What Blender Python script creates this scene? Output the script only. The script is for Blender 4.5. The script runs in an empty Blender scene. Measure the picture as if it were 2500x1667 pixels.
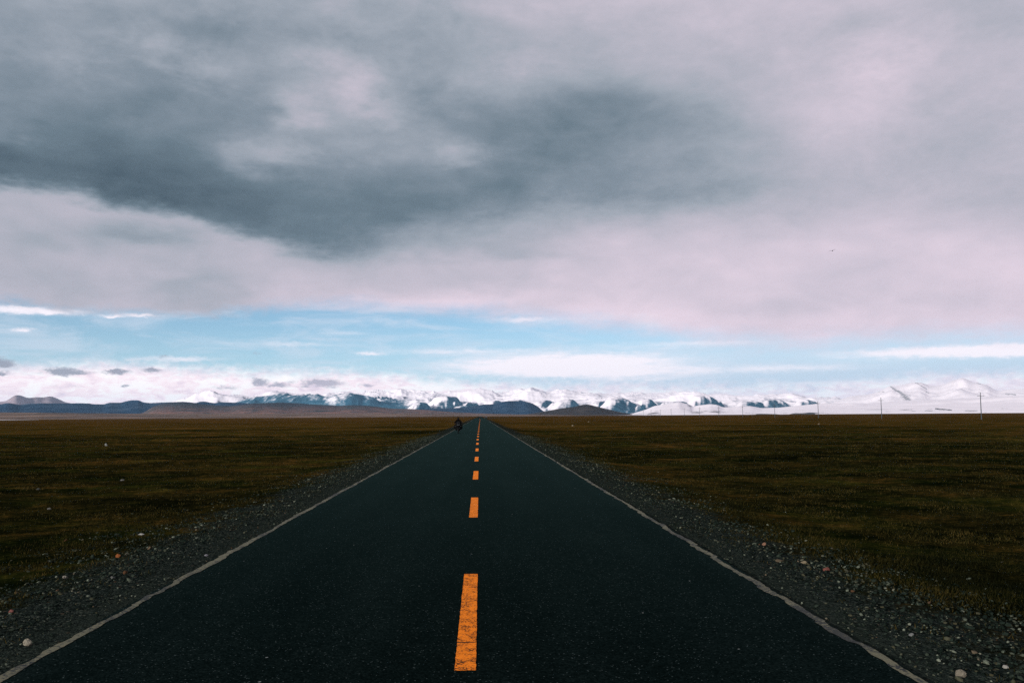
import bpy, bmesh, math, random
import numpy as np
from mathutils import Vector, Matrix
rad = math.radians
SC = bpy.context.scene
COL = SC.collection
random.seed(7)

# ------------------------------------------------------------------ camera, light, exposure
CAM_H = 1.95
cam = bpy.data.cameras.new('camera')
camo = bpy.data.objects.new('camera', cam); COL.objects.link(camo)
cam.sensor_width = 36.0; cam.lens = 36.0 * 2095 / 2500
cam.clip_start = 0.1; cam.clip_end = 150000
camo.matrix_world = (Matrix.Translation((0, 0, CAM_H)) @ Matrix.Rotation(rad(-2.14), 4, 'Z')
                     @ Matrix.Rotation(rad(90 + 4.938), 4, 'X') @ Matrix.Rotation(rad(-0.37), 4, 'Z'))
SC.camera = camo

SUN_AZ, SUN_EL = -138.0, 12.0            # low sun, behind and to the left of the road
sun = bpy.data.lights.new('sun', 'SUN'); sun.energy = 5.0; sun.angle = rad(3.0); sun.color = (1.0, 0.93, 0.88)
suno = bpy.data.objects.new('sun', sun); COL.objects.link(suno)
_sd = Vector((math.sin(rad(SUN_AZ)) * math.cos(rad(SUN_EL)), math.cos(rad(SUN_AZ)) * math.cos(rad(SUN_EL)), math.sin(rad(SUN_EL))))
suno.rotation_euler = _sd.to_track_quat('Z', 'Y').to_euler()

SC.view_settings.view_transform = 'Standard'; SC.view_settings.look = 'None'
SC.view_settings.exposure = 0.14; SC.view_settings.gamma = 1.0
SC.cycles.use_denoising = False
SC.cycles.max_bounces = 5; SC.cycles.diffuse_bounces = 2; SC.cycles.volume_bounces = 0

# ------------------------------------------------------------------ node helpers
def lin(r, g, b):
    f = lambda c: (c / 255 / 12.92) if c / 255 <= 0.04045 else ((c / 255 + 0.055) / 1.055) ** 2.4
    return (f(r), f(g), f(b), 1.0)

class G:
    """a node tree with small arithmetic helpers"""
    def __init__(s, nt): s.nt = nt; nt.nodes.clear()
    def n(s, t, **kw):
        o = s.nt.nodes.new(t)
        for k, v in kw.items(): setattr(o, k, v)
        return o
    def put(s, sock, v):
        if isinstance(v, E): s.nt.links.new(v.s, sock)
        elif isinstance(v, bpy.types.NodeSocket): s.nt.links.new(v, sock)
        else: sock.default_value = v
    def m(s, op, *a, clamp=False):
        o = s.n('ShaderNodeMath', operation=op, use_clamp=clamp)
        for i, v in enumerate(a): s.put(o.inputs[i], v)
        return E(s, o.outputs[0])
    def smooth(s, v, a, b, to0=0.0, to1=1.0):
        o = s.n('ShaderNodeMapRange', interpolation_type='SMOOTHSTEP')
        for i, x in enumerate((v, a, b, to0, to1)): s.put(o.inputs[i], x)
        return E(s, o.outputs[0])
    def xyz(s, x, y, z):
        o = s.n('ShaderNodeCombineXYZ')
        for i, v in enumerate((x, y, z)): s.put(o.inputs[i], v)
        return E(s, o.outputs[0])
    def sep(s, v):
        o = s.n('ShaderNodeSeparateXYZ'); s.put(o.inputs[0], v)
        return [E(s, k) for k in o.outputs]
    def noise(s, vec, scale, detail=4.0, rough=0.55, dist=0.0, lac=2.0):
        o = s.n('ShaderNodeTexNoise'); s.put(o.inputs['Vector'], vec)
        o.inputs['Scale'].default_value = scale; o.inputs['Detail'].default_value = detail
        o.inputs['Roughness'].default_value = rough; o.inputs['Distortion'].default_value = dist
        o.inputs['Lacunarity'].default_value = lac
        return E(s, o.outputs[0])
    def voro(s, vec, scale, feature='F1', rnd=1.0):
        o = s.n('ShaderNodeTexVoronoi', feature=feature); s.put(o.inputs['Vector'], vec)
        o.inputs['Scale'].default_value = scale; o.inputs['Randomness'].default_value = rnd
        return E(s, o.outputs['Distance']), (E(s, o.outputs['Color']) if 'Color' in o.outputs else None)
    def ramp(s, fac, stops, interp='LINEAR'):
        o = s.n('ShaderNodeValToRGB'); cr = o.color_ramp; cr.interpolation = interp
        while len(cr.elements) > 1: cr.elements.remove(cr.elements[-1])
        cr.elements[0].position = stops[0][0]; cr.elements[0].color = stops[0][1]
        for p, c in stops[1:]:
            e = cr.elements.new(p); e.color = c
        s.put(o.inputs[0], fac)
        return E(s, o.outputs[0])
    def mix(s, f, a, b, blend='MIX'):
        o = s.n('ShaderNodeMix', data_type='RGBA', blend_type=blend)
        s.put(o.inputs[0], f); s.put(o.inputs[6], a); s.put(o.inputs[7], b)
        return E(s, o.outputs[2])
    def curve(s, x, pts, x0, x1, y0, y1):
        o = s.n('ShaderNodeFloatCurve'); c = o.mapping.curves[0]
        P = [((px - x0) / (x1 - x0), (py - y0) / (y1 - y0)) for px, py in pts]
        P = [(min(max(a, 0), 1), b) for a, b in P]
        c.points[0].location = P[0]; c.points[1].location = P[-1]
        for p in P[1:-1]: c.points.new(*p)
        o.mapping.update()
        s.put(o.inputs['Value'], s.m('MULTIPLY_ADD', x, 1 / (x1 - x0), -x0 / (x1 - x0), clamp=True))
        return s.m('MULTIPLY_ADD', E(s, o.outputs[0]), y1 - y0, y0)
    def bump(s, h, strength, dist=0.02):
        o = s.n('ShaderNodeBump'); o.inputs['Strength'].default_value = strength
        o.inputs['Distance'].default_value = dist; s.put(o.inputs['Height'], h)
        return E(s, o.outputs[0])
class E:
    def __init__(s, g, sock): s.g = g; s.s = sock
    def __add__(s, o): return s.g.m('ADD', s, o)
    __radd__ = __add__
    def __sub__(s, o): return s.g.m('SUBTRACT', s, o)
    def __rsub__(s, o): return s.g.m('SUBTRACT', o, s)
    def __mul__(s, o): return s.g.m('MULTIPLY', s, o)
    __rmul__ = __mul__
    def __truediv__(s, o): return s.g.m('DIVIDE', s, o)
    def min(s, o): return s.g.m('MINIMUM', s, o)
    def max(s, o): return s.g.m('MAXIMUM', s, o)
    def abs(s): return s.g.m('ABSOLUTE', s)

# ------------------------------------------------------------------ sky (directions: az clockwise from the road, el above the horizon, degrees)
F_UP = [(-17.0,22.5,13.0,4.0,-0.068),(-1.0,22.0,8.0,3.0,-0.035),(-22.0,17.4,9.0,2.1,-0.060),(-6.0,15.6,9.0,1.8,-0.050),(7.5,18.6,8.5,2.6,-0.040),(-28.0,21.5,6.0,2.5,-0.03),(-3.0,25.5,9.0,1.6,-0.03),(-12.0,14.6,9.0,1.9,-0.035),(-12.8,19.69,1.6,1.2,0.040),(-8.3,20.92,3.0,2.0,0.045),(-14.4,16.46,3.4,1.5,0.045),(-0.5,17.77,2.8,1.2,0.040),(-11.8,22.77,3.44,1.02,0.020),(-19.4,21.46,3.18,1.24,0.030),(-26.1,22.12,6.16,2.08,0.030),(-18.5,19.28,6.81,1.52,-0.050),(-23.4,14.88,8.48,1.39,-0.070),(-6.0,24.94,8.99,1.51,-0.040),(-16.8,23.40,2.18,1.23,-0.030),(6.5,19.48,6.73,2.28,-0.120),(24.4,23.57,1.78,0.96,-0.050),(33.3,22.37,1.95,1.35,-0.060),(16.1,17.34,5.99,3.18,-0.060),(4.5,26.22,8.91,1.50,0.060),(25.5,19.69,5.31,3.19,0.050),(10.3,14.23,7.36,1.26,-0.060),(-7.4,13.03,7.60,1.40,-0.040),(-28.6,16.43,2.02,0.84,0.030),(30.2,15.75,2.71,2.93,-0.040)]
F_PUFF = [(-12.8,19.5,1.5,1.0,1.0),(-8.0,20.6,2.4,1.7,0.9),(-14.4,16.3,3.2,1.2,1.0),(-0.5,17.6,2.4,0.9,1.0),(-10.4,22.9,3.0,0.9,0.5),(-20.0,21.6,3.0,1.2,0.5),(-29.0,16.4,2.4,0.9,0.5),(-26.0,20.5,3.0,1.0,0.4),(3.0,23.0,3.0,1.0,0.4),(26.0,21.5,3.5,2.2,0.5),(21.0,17.0,2.5,1.0,0.3)]
F_LOW = [(-4.0,11.0,6.5,1.0,-0.075),(4.0,12.2,5.0,0.9,-0.05),(-22.1,11.33,3.79,0.63,-0.100),(-27.0,10.19,2.77,0.65,-0.050),(-19.0,7.30,3.39,1.08,-0.070),(-27.6,8.12,5.11,1.01,-0.040),(-3.6,7.53,11.10,0.63,0.070),(11.5,6.08,12.16,0.75,0.050),(-16.5,10.96,2.14,0.68,0.030),(2.9,10.56,4.69,0.52,-0.050),(-0.1,11.43,2.65,0.69,-0.050),(18.6,9.21,5.24,1.66,0.020),(31.0,7.83,3.27,1.77,0.030),(-11.5,8.95,7.10,0.84,0.020)]
F_STREAK = [(6.6,3.51,7.4,0.72,1.0),(4.0,3.20,6.5,0.50,0.8),(9.0,2.75,7.0,0.30,0.5),(-2.0,4.3,6.0,0.25,0.4),(14.0,4.6,6.0,0.25,0.45),(-12.0,4.7,5.0,0.22,0.4),(20.0,2.9,6.0,0.3,0.5),(28.5,3.64,5.76,0.36,1.0),(32.3,3.54,2.54,0.40,0.8),(-27.3,6.29,2.97,0.25,1.0),(-7.4,4.13,0.85,0.11,0.7),(-21.3,6.28,1.12,0.11,0.8),(-22.9,6.14,0.72,0.08,0.7),(-19.4,3.65,3.09,0.19,0.6),(-27.7,5.15,0.62,0.13,0.8),(3.1,6.36,2.63,0.20,0.6),(-9.0,5.43,2.55,0.26,0.35),(22.3,1.89,4.94,0.16,0.4),(11.5,2.35,4.46,0.23,0.4)]
F_CUM = [(-25.5,2.75,0.97,0.23,1.0),(-22.6,2.82,0.72,0.18,1.0),(-20.6,2.96,0.52,0.17,1.0),(-28.6,3.14,0.74,0.35,1.0),(-28.6,2.59,0.35,0.12,0.8),(-14.3,2.23,0.51,0.31,0.9),(-13.1,2.06,0.60,0.17,0.8),(-10.4,2.18,1.62,0.31,0.95),(-7.4,2.07,0.51,0.13,0.8),(-16.3,1.91,0.89,0.17,0.5),(-22.1,1.96,0.29,0.08,0.7),(-25.4,1.90,1.06,0.15,0.45),(-20.0,3.80,0.30,0.16,0.5),(-14.4,4.06,0.38,0.14,0.35),(6.1,1.81,0.75,0.14,0.4),(0.1,1.99,0.58,0.17,0.3),(-24.3,2.69,0.52,0.13,0.5),(9.2,1.57,1.14,0.23,0.3),(15.6,1.30,0.71,0.23,0.4),(19.4,1.26,0.79,0.25,0.35)]
F_WHITE = [(-3.3,1.95,1.91,0.46,1.0),(-13.1,2.57,1.09,0.25,1.0),(-21.1,1.99,1.49,0.37,0.8),(-25.1,2.29,1.63,0.21,0.6),(4.0,1.85,1.74,0.29,0.6),(-16.8,2.21,1.31,0.25,0.7)]
C_DARK = [(-31.3,13.27),(-29.1,13.44),(-26.9,13.47),(-24.8,13.32),(-22.2,12.94),(-18.9,12.69),(-16.5,11.91),(-14.6,11.47),(-12.1,11.03),(-9.9,10.75),(-7.3,11.19),(-5.0,11.73),(-1.5,12.43),(2.9,13.14),(8.8,13.10),(17.3,12.69),(25.2,12.25),(34.5,11.46)]
C_BASE = [(-31.0,6.64),(-28.9,6.73),(-26.2,6.37),(-23.2,6.42),(-20.0,6.39),(-17.4,6.48),(-14.2,6.97),(-9.8,7.13),(-5.9,6.93),(-1.5,6.67),(2.9,6.30),(8.7,5.79),(14.3,5.01),(19.8,4.49),(24.9,4.47),(33.1,4.40),(36.1,4.28)]
C_HAZE = [(-30.8,2.98),(-28.7,2.96),(-25.4,3.24),(-21.9,3.23),(-16.8,3.04),(-11.5,2.97),(-5.8,2.70),(-0.1,2.17),(8.6,1.95),(17.0,1.75),(22.3,1.85),(28.0,2.25),(32.9,2.2),(36.0,2.0)]

def build_world():
    w = bpy.data.worlds.new('World'); SC.world = w; w.use_nodes = True
    g = G(w.node_tree)
    tc = g.n('ShaderNodeTexCoord'); d = E(g, tc.outputs['Generated'])
    x, y, z = g.sep(d)
    az = g.m('ARCTAN2', x, y) * 57.29578
    el = g.m('ARCSINE', z) * 57.29578
    sky = g.n('ShaderNodeTexSky', sky_type='NISHITA'); sky.sun_disc = False
    sky.sun_elevation = rad(SUN_EL); sky.sun_rotation = rad(SUN_AZ); sky.altitude = 4000
    sky.air_density = 1.0; sky.dust_density = 0.6; sky.ozone_density = 1.0
    skyc = g.mix(1.0, E(g, sky.outputs[0]), (SKY_TINT[0], SKY_TINT[1], SKY_TINT[2], 1), 'MULTIPLY')
    # cloud-layer coordinates (a flat layer seen from below) and soft warps
    zz = z.max(0.0) + 0.10
    P = g.xyz(x / zz, y / zz, 0.0)
    D2 = g.xyz(x * 1.0, y * 1.0, z * 3.2)
    wa = g.noise(D2, 5.0, 3.0, 0.5); wb = g.noise(g.xyz(x * 1.0 + 7.3, y * 1.0 + 2.1, z * 3.2), 5.0, 3.0, 0.5)
    wc = g.noise(D2, 22.0, 3.0, 0.55); wd = g.noise(g.xyz(x + 3.1, y - 4.7, z * 3.2), 22.0, 3.0, 0.55)
    az1 = az + (wa - 0.5) * 7.0 + (wc - 0.5) * 2.6
    el1 = el + (wb - 0.5) * 3.4 + (wd - 0.5) * 1.3
    D3 = g.xyz(x, y, z * 2.0)
    we = g.noise(D3, 95.0, 4.0, 0.6); wf = g.noise(g.xyz(x + 1.7, y + 5.5, z * 2.0), 95.0, 4.0, 0.6)
    az2 = az + (we - 0.5) * 1.1; el2 = el + (wf - 0.5) * 0.42
    def blob(f, a, e, p=1.0):
        u = (a - f[0]) * (1 / f[2]); v = (e - f[1]) * (1 / f[3])
        q = g.m('MULTIPLY_ADD', u, u, v * v)
        return g.m('EXPONENT', q * -p) * f[4]
    def tot(L, a, e, p=1.0):
        r = None
        for f in L: r = blob(f, a, e, p) if r is None else r + blob(f, a, e, p)
        return r
    # ---- the big grey deck: brightness field
    n1 = g.noise(g.xyz(x, y, z * 2.0), 3.6, 4.0, 0.48, 0.4); n2 = g.noise(g.xyz(x + 4.0, y, z * 2.4), 8.5, 5.0, 0.48, 0.3)
    n3 = g.noise(g.xyz(x, y, z * 1.9), 15.0, 6.0, 0.55, 0.5)
    n6 = g.noise(g.xyz(x, y + 3.0, z * 1.7), 7.0, 6.0, 0.58, 0.4)
    edge = g.curve(az, C_DARK, -36, 36, 0, 20) + (wc - 0.5) * 1.5 + (wa - 0.5) * 1.0 + (wf - 0.5) * 0.35
    east = g.smooth(az, -4.0, 22.0)
    soft = g.smooth(az, -17.0, 5.0, 0.72, 2.6)
    above = g.smooth((el - edge) / soft, -1.0, 1.0)
    ae = (el - edge).max(0.0)
    dark_amt = g.m('MULTIPLY_ADD', east, -0.150, 0.185)
    up = 0.604 + g.smooth(az, 0.0, -20.0, 0.0, -0.018) + east * 0.075 - dark_amt * g.m('EXPONENT', ae * ae * -0.050) + g.smooth(el, 16.0, 26.0, 0.0, 0.03)
    up = up + tot(F_UP, az1, el1, 1.0) + (n1 - 0.5) * 0.17 + ((n2 - 0.5) * 0.15 + (n3 - 0.5) * 0.10) * (1.0 - east * 0.55) + (0.10 - (n6 - 0.5).abs()) * 0.20 + (wf - 0.5) * 0.04
    base = g.curve(az, C_BASE, -36, 36, 0, 20) + g.smooth(az, -2.0, 12.0, 0.0, -0.55) + (wc - 0.5) * 0.9 + (wf - 0.5) * 0.25
    lo = 0.672 + g.smooth(az, -18.0, 14.0, 0.0, 0.10) + g.smooth(el - base, 3.0, 0.0, 0.0, 0.055)
    lo = lo + tot(F_LOW, az1, el1, 1.0) + (n3 - 0.5) * 0.10 + (n2 - 0.5) * 0.12 + ((n6 - 0.5).abs() - 0.11) * 0.10
    pf = tot(F_PUFF, az1, el1, 0.9)
    up = up + g.smooth(pf + ((wd - 0.5) * 0.9 + (wf - 0.5) * 0.35) * g.smooth(pf, 0.02, 0.3), 0.10, 0.95, 0.0, 0.052)
    T = g.m('MULTIPLY_ADD', up - lo, above, lo)
    DECK = [(0.30, lin(74, 90, 102)), (0.44, lin(103, 119, 131)), (0.52, lin(126, 138, 150)), (0.60, lin(154, 161, 172)), (0.68, lin(178, 176, 188)),
            (0.76, lin(201, 191, 204)), (0.84, lin(224, 207, 220)), (0.92, lin(242, 230, 238))]
    deckc = g.ramp(T, DECK)
    decka = g.smooth(el - base + (we - 0.5) * 0.5 + (n6 - 0.5) * 0.9, -0.45, g.smooth(az, -20.0, 10.0, 0.55, 1.75))
    # ---- low white cloud bank near the horizon
    hz = g.curve(az, C_HAZE, -36, 36, 0, 20) + (wf - 0.5) * 0.9 + (wd - 0.5) * 0.8
    n4 = g.noise(g.xyz(x, y, z * 3.0), 45.0, 6.0, 0.6, 0.5)
    hza = g.smooth(el - hz, 0.55, -0.75) * g.smooth(az, 4.0, 22.0, 0.97, 0.80)
    TH = 0.915 + (n4 - 0.5) * 0.52 + (we - 0.5) * 0.16 + tot(F_WHITE, az2, el2, 1.2) * 0.10
    hzc = g.ramp(TH, [(0.76, lin(212, 200, 214)), (0.83, lin(234, 220, 230)), (0.90, lin(252, 238, 243)), (0.97, lin(255, 255, 255))])
    # ---- streaks and small grey cumulus
    st = tot(F_STREAK, az2, el2, 1.0)
    n5 = g.noise(g.xyz(x, y, z * 7.0), 30.0, 5.0, 0.6, 0.3)
    sta = g.smooth(st * (n5 * 1.5 + 0.25), 0.06, 1.0, 0.0, 0.92)
    thin = g.smooth(g.noise(g.xyz(x, y, z * 5.0), 10.0, 7.0, 0.62, 0.5), 0.40, 0.70, 0.0, 0.85)
    cu = tot(F_CUM, az2, el2, 1.0)
    n7 = g.noise(g.xyz(x, y, z * 1.6), 240.0, 4.0, 0.6)
    cua = g.smooth(cu + ((n7 - 0.5) * 0.6 + (n4 - 0.5) * 1.1 + (we - 0.5) * 1.2) * g.smooth(cu, 0.02, 0.40), 0.12, 0.85, 0.0, 0.92)
    cuc = g.ramp(g.smooth(az, -24.0, 4.0), [(0.0, lin(150, 153, 168)), (1.0, lin(205, 192, 208))])
    s10 = lambda c: c
    c = g.mix(thin * 0.55, g.mix(1.0, skyc, (0.1, 0.1, 0.1, 1), 'MULTIPLY'), lin(226, 226, 238))
    veil = (g.smooth(el, 7.5, 1.4) * g.smooth(az, -12.0, 12.0, 0.34, 0.95) + 0.14).min(1.0)
    c = g.mix(veil, c, lin(196, 214, 232))
    c = g.mix(hza, c, g.mix(1.0, hzc, (1.09, 1.03, 1.05, 1), 'MULTIPLY'))
    c = g.mix(sta, c, (0.98, 0.905, 0.97, 1))
    c = g.mix(cua, c, cuc)
    c = g.mix(decka, c, deckc)
    c = g.mix(1.0, c, (10, 10, 10, 1), 'MULTIPLY')
    bg = g.n('ShaderNodeBackground'); bg.inputs['Strength'].default_value = 0.1
    g.put(bg.inputs['Color'], c)
    out = g.n('ShaderNodeOutputWorld'); g.nt.links.new(bg.outputs[0], out.inputs['Surface'])
    w.cycles.sampling_method = 'MANUAL'; w.cycles.sample_map_resolution = 512
SKY_TINT = (0.80, 1.06, 1.12)
build_world()

# ------------------------------------------------------------------ numpy noise, mesh helpers
def _h(ix, iy, seed):
    ix = ix.astype(np.int64) & 0xffffffff; iy = iy.astype(np.int64) & 0xffffffff
    h = (ix * 374761393 + iy * 668265263 + seed * 144665) & 0xffffffff
    h = ((h ^ (h >> 13)) * 1274126177) & 0xffffffff
    h = h ^ (h >> 16)
    return (h & 0xffffff) / float(0xffffff)
def vnoise(x, y, seed=0):
    x = np.asarray(x, float); y = np.asarray(y, float)
    ix = np.floor(x); iy = np.floor(y); fx = x - ix; fy = y - iy
    ux = fx * fx * fx * (fx * (fx * 6 - 15) + 10); uy = fy * fy * fy * (fy * (fy * 6 - 15) + 10)
    a = _h(ix, iy, seed); b = _h(ix + 1, iy, seed); c = _h(ix, iy + 1, seed); d = _h(ix + 1, iy + 1, seed)
    return (a + (b - a) * ux) * (1 - uy) + (c + (d - c) * ux) * uy      # 0..1
def fbm(x, y, seed=0, oct=4, gain=0.5):
    s = 0.0; amp = 1.0; tot = 0.0; f = 1.0
    for i in range(oct):
        s = s + amp * (vnoise(x * f + 13.7 * i, y * f - 7.1 * i, seed + i) * 2 - 1); tot += amp; amp *= gain; f *= 2.03
    return s / tot                                                     # -1..1
def ridged(x, y, seed=0, oct=4, gain=0.5):
    s = 0.0; amp = 1.0; tot = 0.0; f = 1.0
    for i in range(oct):
        s = s + amp * (1 - np.abs(vnoise(x * f + 5.3 * i, y * f + 9.2 * i, seed + i) * 2 - 1)); tot += amp; amp *= gain; f *= 2.05
    return s / tot                                                     # 0..1
def sstep(x, a, b):
    t = np.clip((np.asarray(x, float) - a) / (b - a), 0, 1); return t * t * (3 - 2 * t)

def link(name, me, mat=None, parent=None):
    o = bpy.data.objects.new(name, me); COL.objects.link(o)
    if mat: me.materials.clear(); me.materials.append(mat)
    if parent: o.parent = parent
    return o
def np_mesh(name, V, F, smooth=True):
    """V (n,3) floats, F (m,k) ints, k = 3 or 4"""
    me = bpy.data.meshes.new(name); k = F.shape[1]
    me.vertices.add(len(V)); me.vertices.foreach_set('co', np.ascontiguousarray(V, dtype=np.float32).ravel())
    me.loops.add(F.size); me.loops.foreach_set('vertex_index', np.ascontiguousarray(F, dtype=np.int32).ravel())
    me.polygons.add(len(F)); me.polygons.foreach_set('loop_start', np.arange(0, F.size, k, dtype=np.int32))
    me.polygons.foreach_set('use_smooth', np.full(len(F), smooth, dtype=bool))
    me.update(calc_edges=True); me.validate()
    return me
def grid_faces(nu, nv):
    i = np.arange(nu - 1)[:, None] * nv + np.arange(nv - 1)[None, :]; i = i.ravel()
    return np.stack([i, i + nv, i + nv + 1, i + 1], 1)
def struct(o, label=None):
    o['kind'] = 'structure'
    return o
def tag(o, label, cat, group=None):
    o['label'] = label; o['category'] = cat
    if group: o['group'] = group
    return o
def thing(name, label, cat, loc, rz=0.0, group=None):
    o = bpy.data.objects.new(name, None); COL.objects.link(o); o.empty_display_size = 0.2
    o.location = loc; o.rotation_euler = (0, 0, rz)
    return tag(o, label, cat, group)

# ------------------------------------------------------------------ materials
def new_mat(name):
    m = bpy.data.materials.new(name); m.use_nodes = True; g = G(m.node_tree)
    p = g.n('ShaderNodeBsdfPrincipled'); out = g.n('ShaderNodeOutputMaterial')
    g.nt.links.new(p.outputs[0], out.inputs[0])
    return m, g, p
def pos(g): return E(g, g.n('ShaderNodeNewGeometry').outputs['Position'])
def simple(name, c, rough=0.6, metal=0.0, spec=0.5, var=0.25, scale=14.0):
    m, g, p = new_mat(name)
    tc = g.n('ShaderNodeTexCoord'); n = g.noise(E(g, tc.outputs['Object']), scale, 5, 0.6)
    a = tuple(v * (1 - var) for v in c[:3]) + (1,); b = tuple(min(1, v * (1 + var)) for v in c[:3]) + (1,)
    g.put(p.inputs['Base Color'], g.mix(n, a, b))
    g.put(p.inputs['Roughness'], g.m('MULTIPLY_ADD', n, 0.2, rough - 0.1))
    p.inputs['Metallic'].default_value = metal; p.inputs['Specular IOR Level'].default_value = spec
    return m

ROAD_L, ROAD_R = -3.69, 3.25
def road_cl(y):                                                        # the road bends right far away
    y = np.asarray(y, float); return np.where(y > 600, (y - 600) ** 2 * 2.0e-4, 0.0)
def edge_dist(x, y):
    xr = x - road_cl(y); return np.maximum(ROAD_L - xr, xr - ROAD_R)
def ground_z(x, y):
    e = edge_dist(x, y); r = np.hypot(x, y)
    z = -0.15 + 0.12 * sstep(e, -0.8, -0.15)
    z = z - 0.27 * sstep(e, 0.35, 4.2)
    z = z + 0.016 * fbm(x * 1.7, y * 1.7, 3, 3) * sstep(e, 0.0, 0.8)
    k = sstep(e, 1.2, 5.0)
    z = z + k * (0.050 * fbm(x * 0.9, y * 0.9, 11, 4) + 0.075 * fbm(x * 0.16, y * 0.22, 21, 3))
    z = z + sstep(e, 6.0, 25.0) * 0.14 * fbm(x * 0.028, y * 0.045, 31, 3)
    z = z - sstep(x, 4.5, 8.0) * sstep(x, 16, 11) * sstep(y, 4, 7) * sstep(y, 17, 11) * 0.10
    return z

def mat_ground():
    m, g, p = new_mat('steppe_ground'); P = pos(g); x, y, z = g.sep(P)
    e = (ROAD_L - x).max(x - ROAD_R)
    right = g.smooth(x, -1.0, 1.0)
    nA = g.noise(P, 0.42, 4, 0.6); nB = g.noise(P, 2.4, 4, 0.65); nC = g.noise(P, 11.0, 5, 0.65)
    width = g.m('MULTIPLY_ADD', right, -0.20, 1.65)
    grav = g.smooth(e + (nA - 0.5) * 3.4 + (nB - 0.5) * 2.0 + (nC - 0.5) * 0.9 - width, 0.55, -0.55)
    # turf: patches of brown, olive and rust grass
    p1 = g.noise(g.xyz(x * 0.6, y, z), 0.045, 5, 0.6, 0.4); p2 = g.noise(g.xyz(x * 0.55, y, z), 0.30, 5, 0.65, 0.3)
    p3 = g.noise(P, 1.6, 5, 0.7); p4 = g.noise(P, 6.5, 6, 0.78); p5 = g.noise(P, 26.0, 4, 0.7)
    t = p1 * 1.25 + p2 * 1.25 + p3 * 1.00 + p4 * 1.05 + p5 * 0.55 - 2.05 - g.smooth(x, 4.5, 6.5) * g.smooth(y, 17.0, 9.0) * 0.22 + g.smooth(y, 20.0, 190.0, -0.03, 0.22) + g.smooth(y, 190.0, 900.0, 0.0, 0.08)
    turf = g.ramp(t, [(0.20, (0.0025, 0.0032, 0.0010, 1)), (0.40, (0.0083, 0.0080, 0.0024, 1)), (0.54, (0.0203, 0.0162, 0.0039, 1)),
                      (0.68, (0.0453, 0.0272, 0.0057, 1)), (0.84, (0.0837, 0.0431, 0.0102, 1))])
    grn = g.smooth(g.noise(P, 0.22, 4, 0.6), 0.46, 0.62, 0.0, 0.9) * g.smooth(y, 500, 60)
    turf = g.mix(grn, turf, g.mix(1.0, turf, (0.62, 1.0, 0.80, 1), 'MULTIPLY'))
    # gravel: stones of mixed greys with earth between
    v1, c1 = g.voro(P, 24.0); v2, c2 = g.voro(P, 55.0)
    r1, r2, _ = g.sep(c1); q1, _, _ = g.sep(c2)
    stone = g.ramp(r1, [(0.0, (0.0058, 0.0093, 0.0082, 1)), (0.45, (0.0139, 0.0207, 0.0179, 1)), (0.75, (0.0261, 0.0344, 0.0283, 1)), (0.90, (0.0493, 0.0585, 0.0461, 1)), (0.96, (0.0928, 0.1033, 0.0799, 1)), (1.0, (0.0638, 0.0344, 0.0184, 1))])
    fine = g.ramp(q1, [(0.0, (0.0046, 0.0073, 0.0066, 1)), (0.7, (0.0150, 0.0214, 0.0184, 1)), (1.0, (0.0406, 0.0482, 0.0381, 1))])
    big = g.smooth(r2 + (nB - 0.5) * 0.7, 0.42, 0.58)
    gcol = g.mix(big, fine, stone)
    gcol = g.mix(g.smooth(v1 * big, 0.32, 0.62), gcol, (0.0041, 0.0059, 0.0049, 1))
    dust = 0.7 * g.smooth(e, 0.75, 0.05) * g.smooth(nA + (nB - 0.5) * 0.4, 0.35, 0.6, 0.2, 0.75)
    gcol = g.mix(dust, gcol, g.mix(nC, (0.0116, 0.0172, 0.0142, 1), (0.0261, 0.0330, 0.0252, 1)))
    col = g.mix(grav, turf, gcol)
    # scattered pale chips lying in the turf
    v3, c3 = g.voro(P, 3.2); s1, s2, _ = g.sep(c3)
    chip = g.m('LESS_THAN', v3, 0.055) * g.m('GREATER_THAN', s1, 0.80) * (1.0 - grav)
    col = g.mix(chip, col, g.mix(s2, (0.05, 0.055, 0.05, 1), (0.22, 0.21, 0.18, 1)))
    g.put(p.inputs['Base Color'], col)
    p.inputs['Roughness'].default_value = 0.95; p.inputs['Specular IOR Level'].default_value = 0.0
    hg = (1.0 - v1) * big * 1.2 + (1.0 - v2) * 0.5
    ht = p4 * 1.6 + p3 * 2.0 + g.noise(P, 34.0, 4, 0.7) * 0.9
    g.put(p.inputs['Normal'], g.bump(g.m('MULTIPLY_ADD', hg - ht, grav, ht), 0.9, 0.035))
    return m

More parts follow.
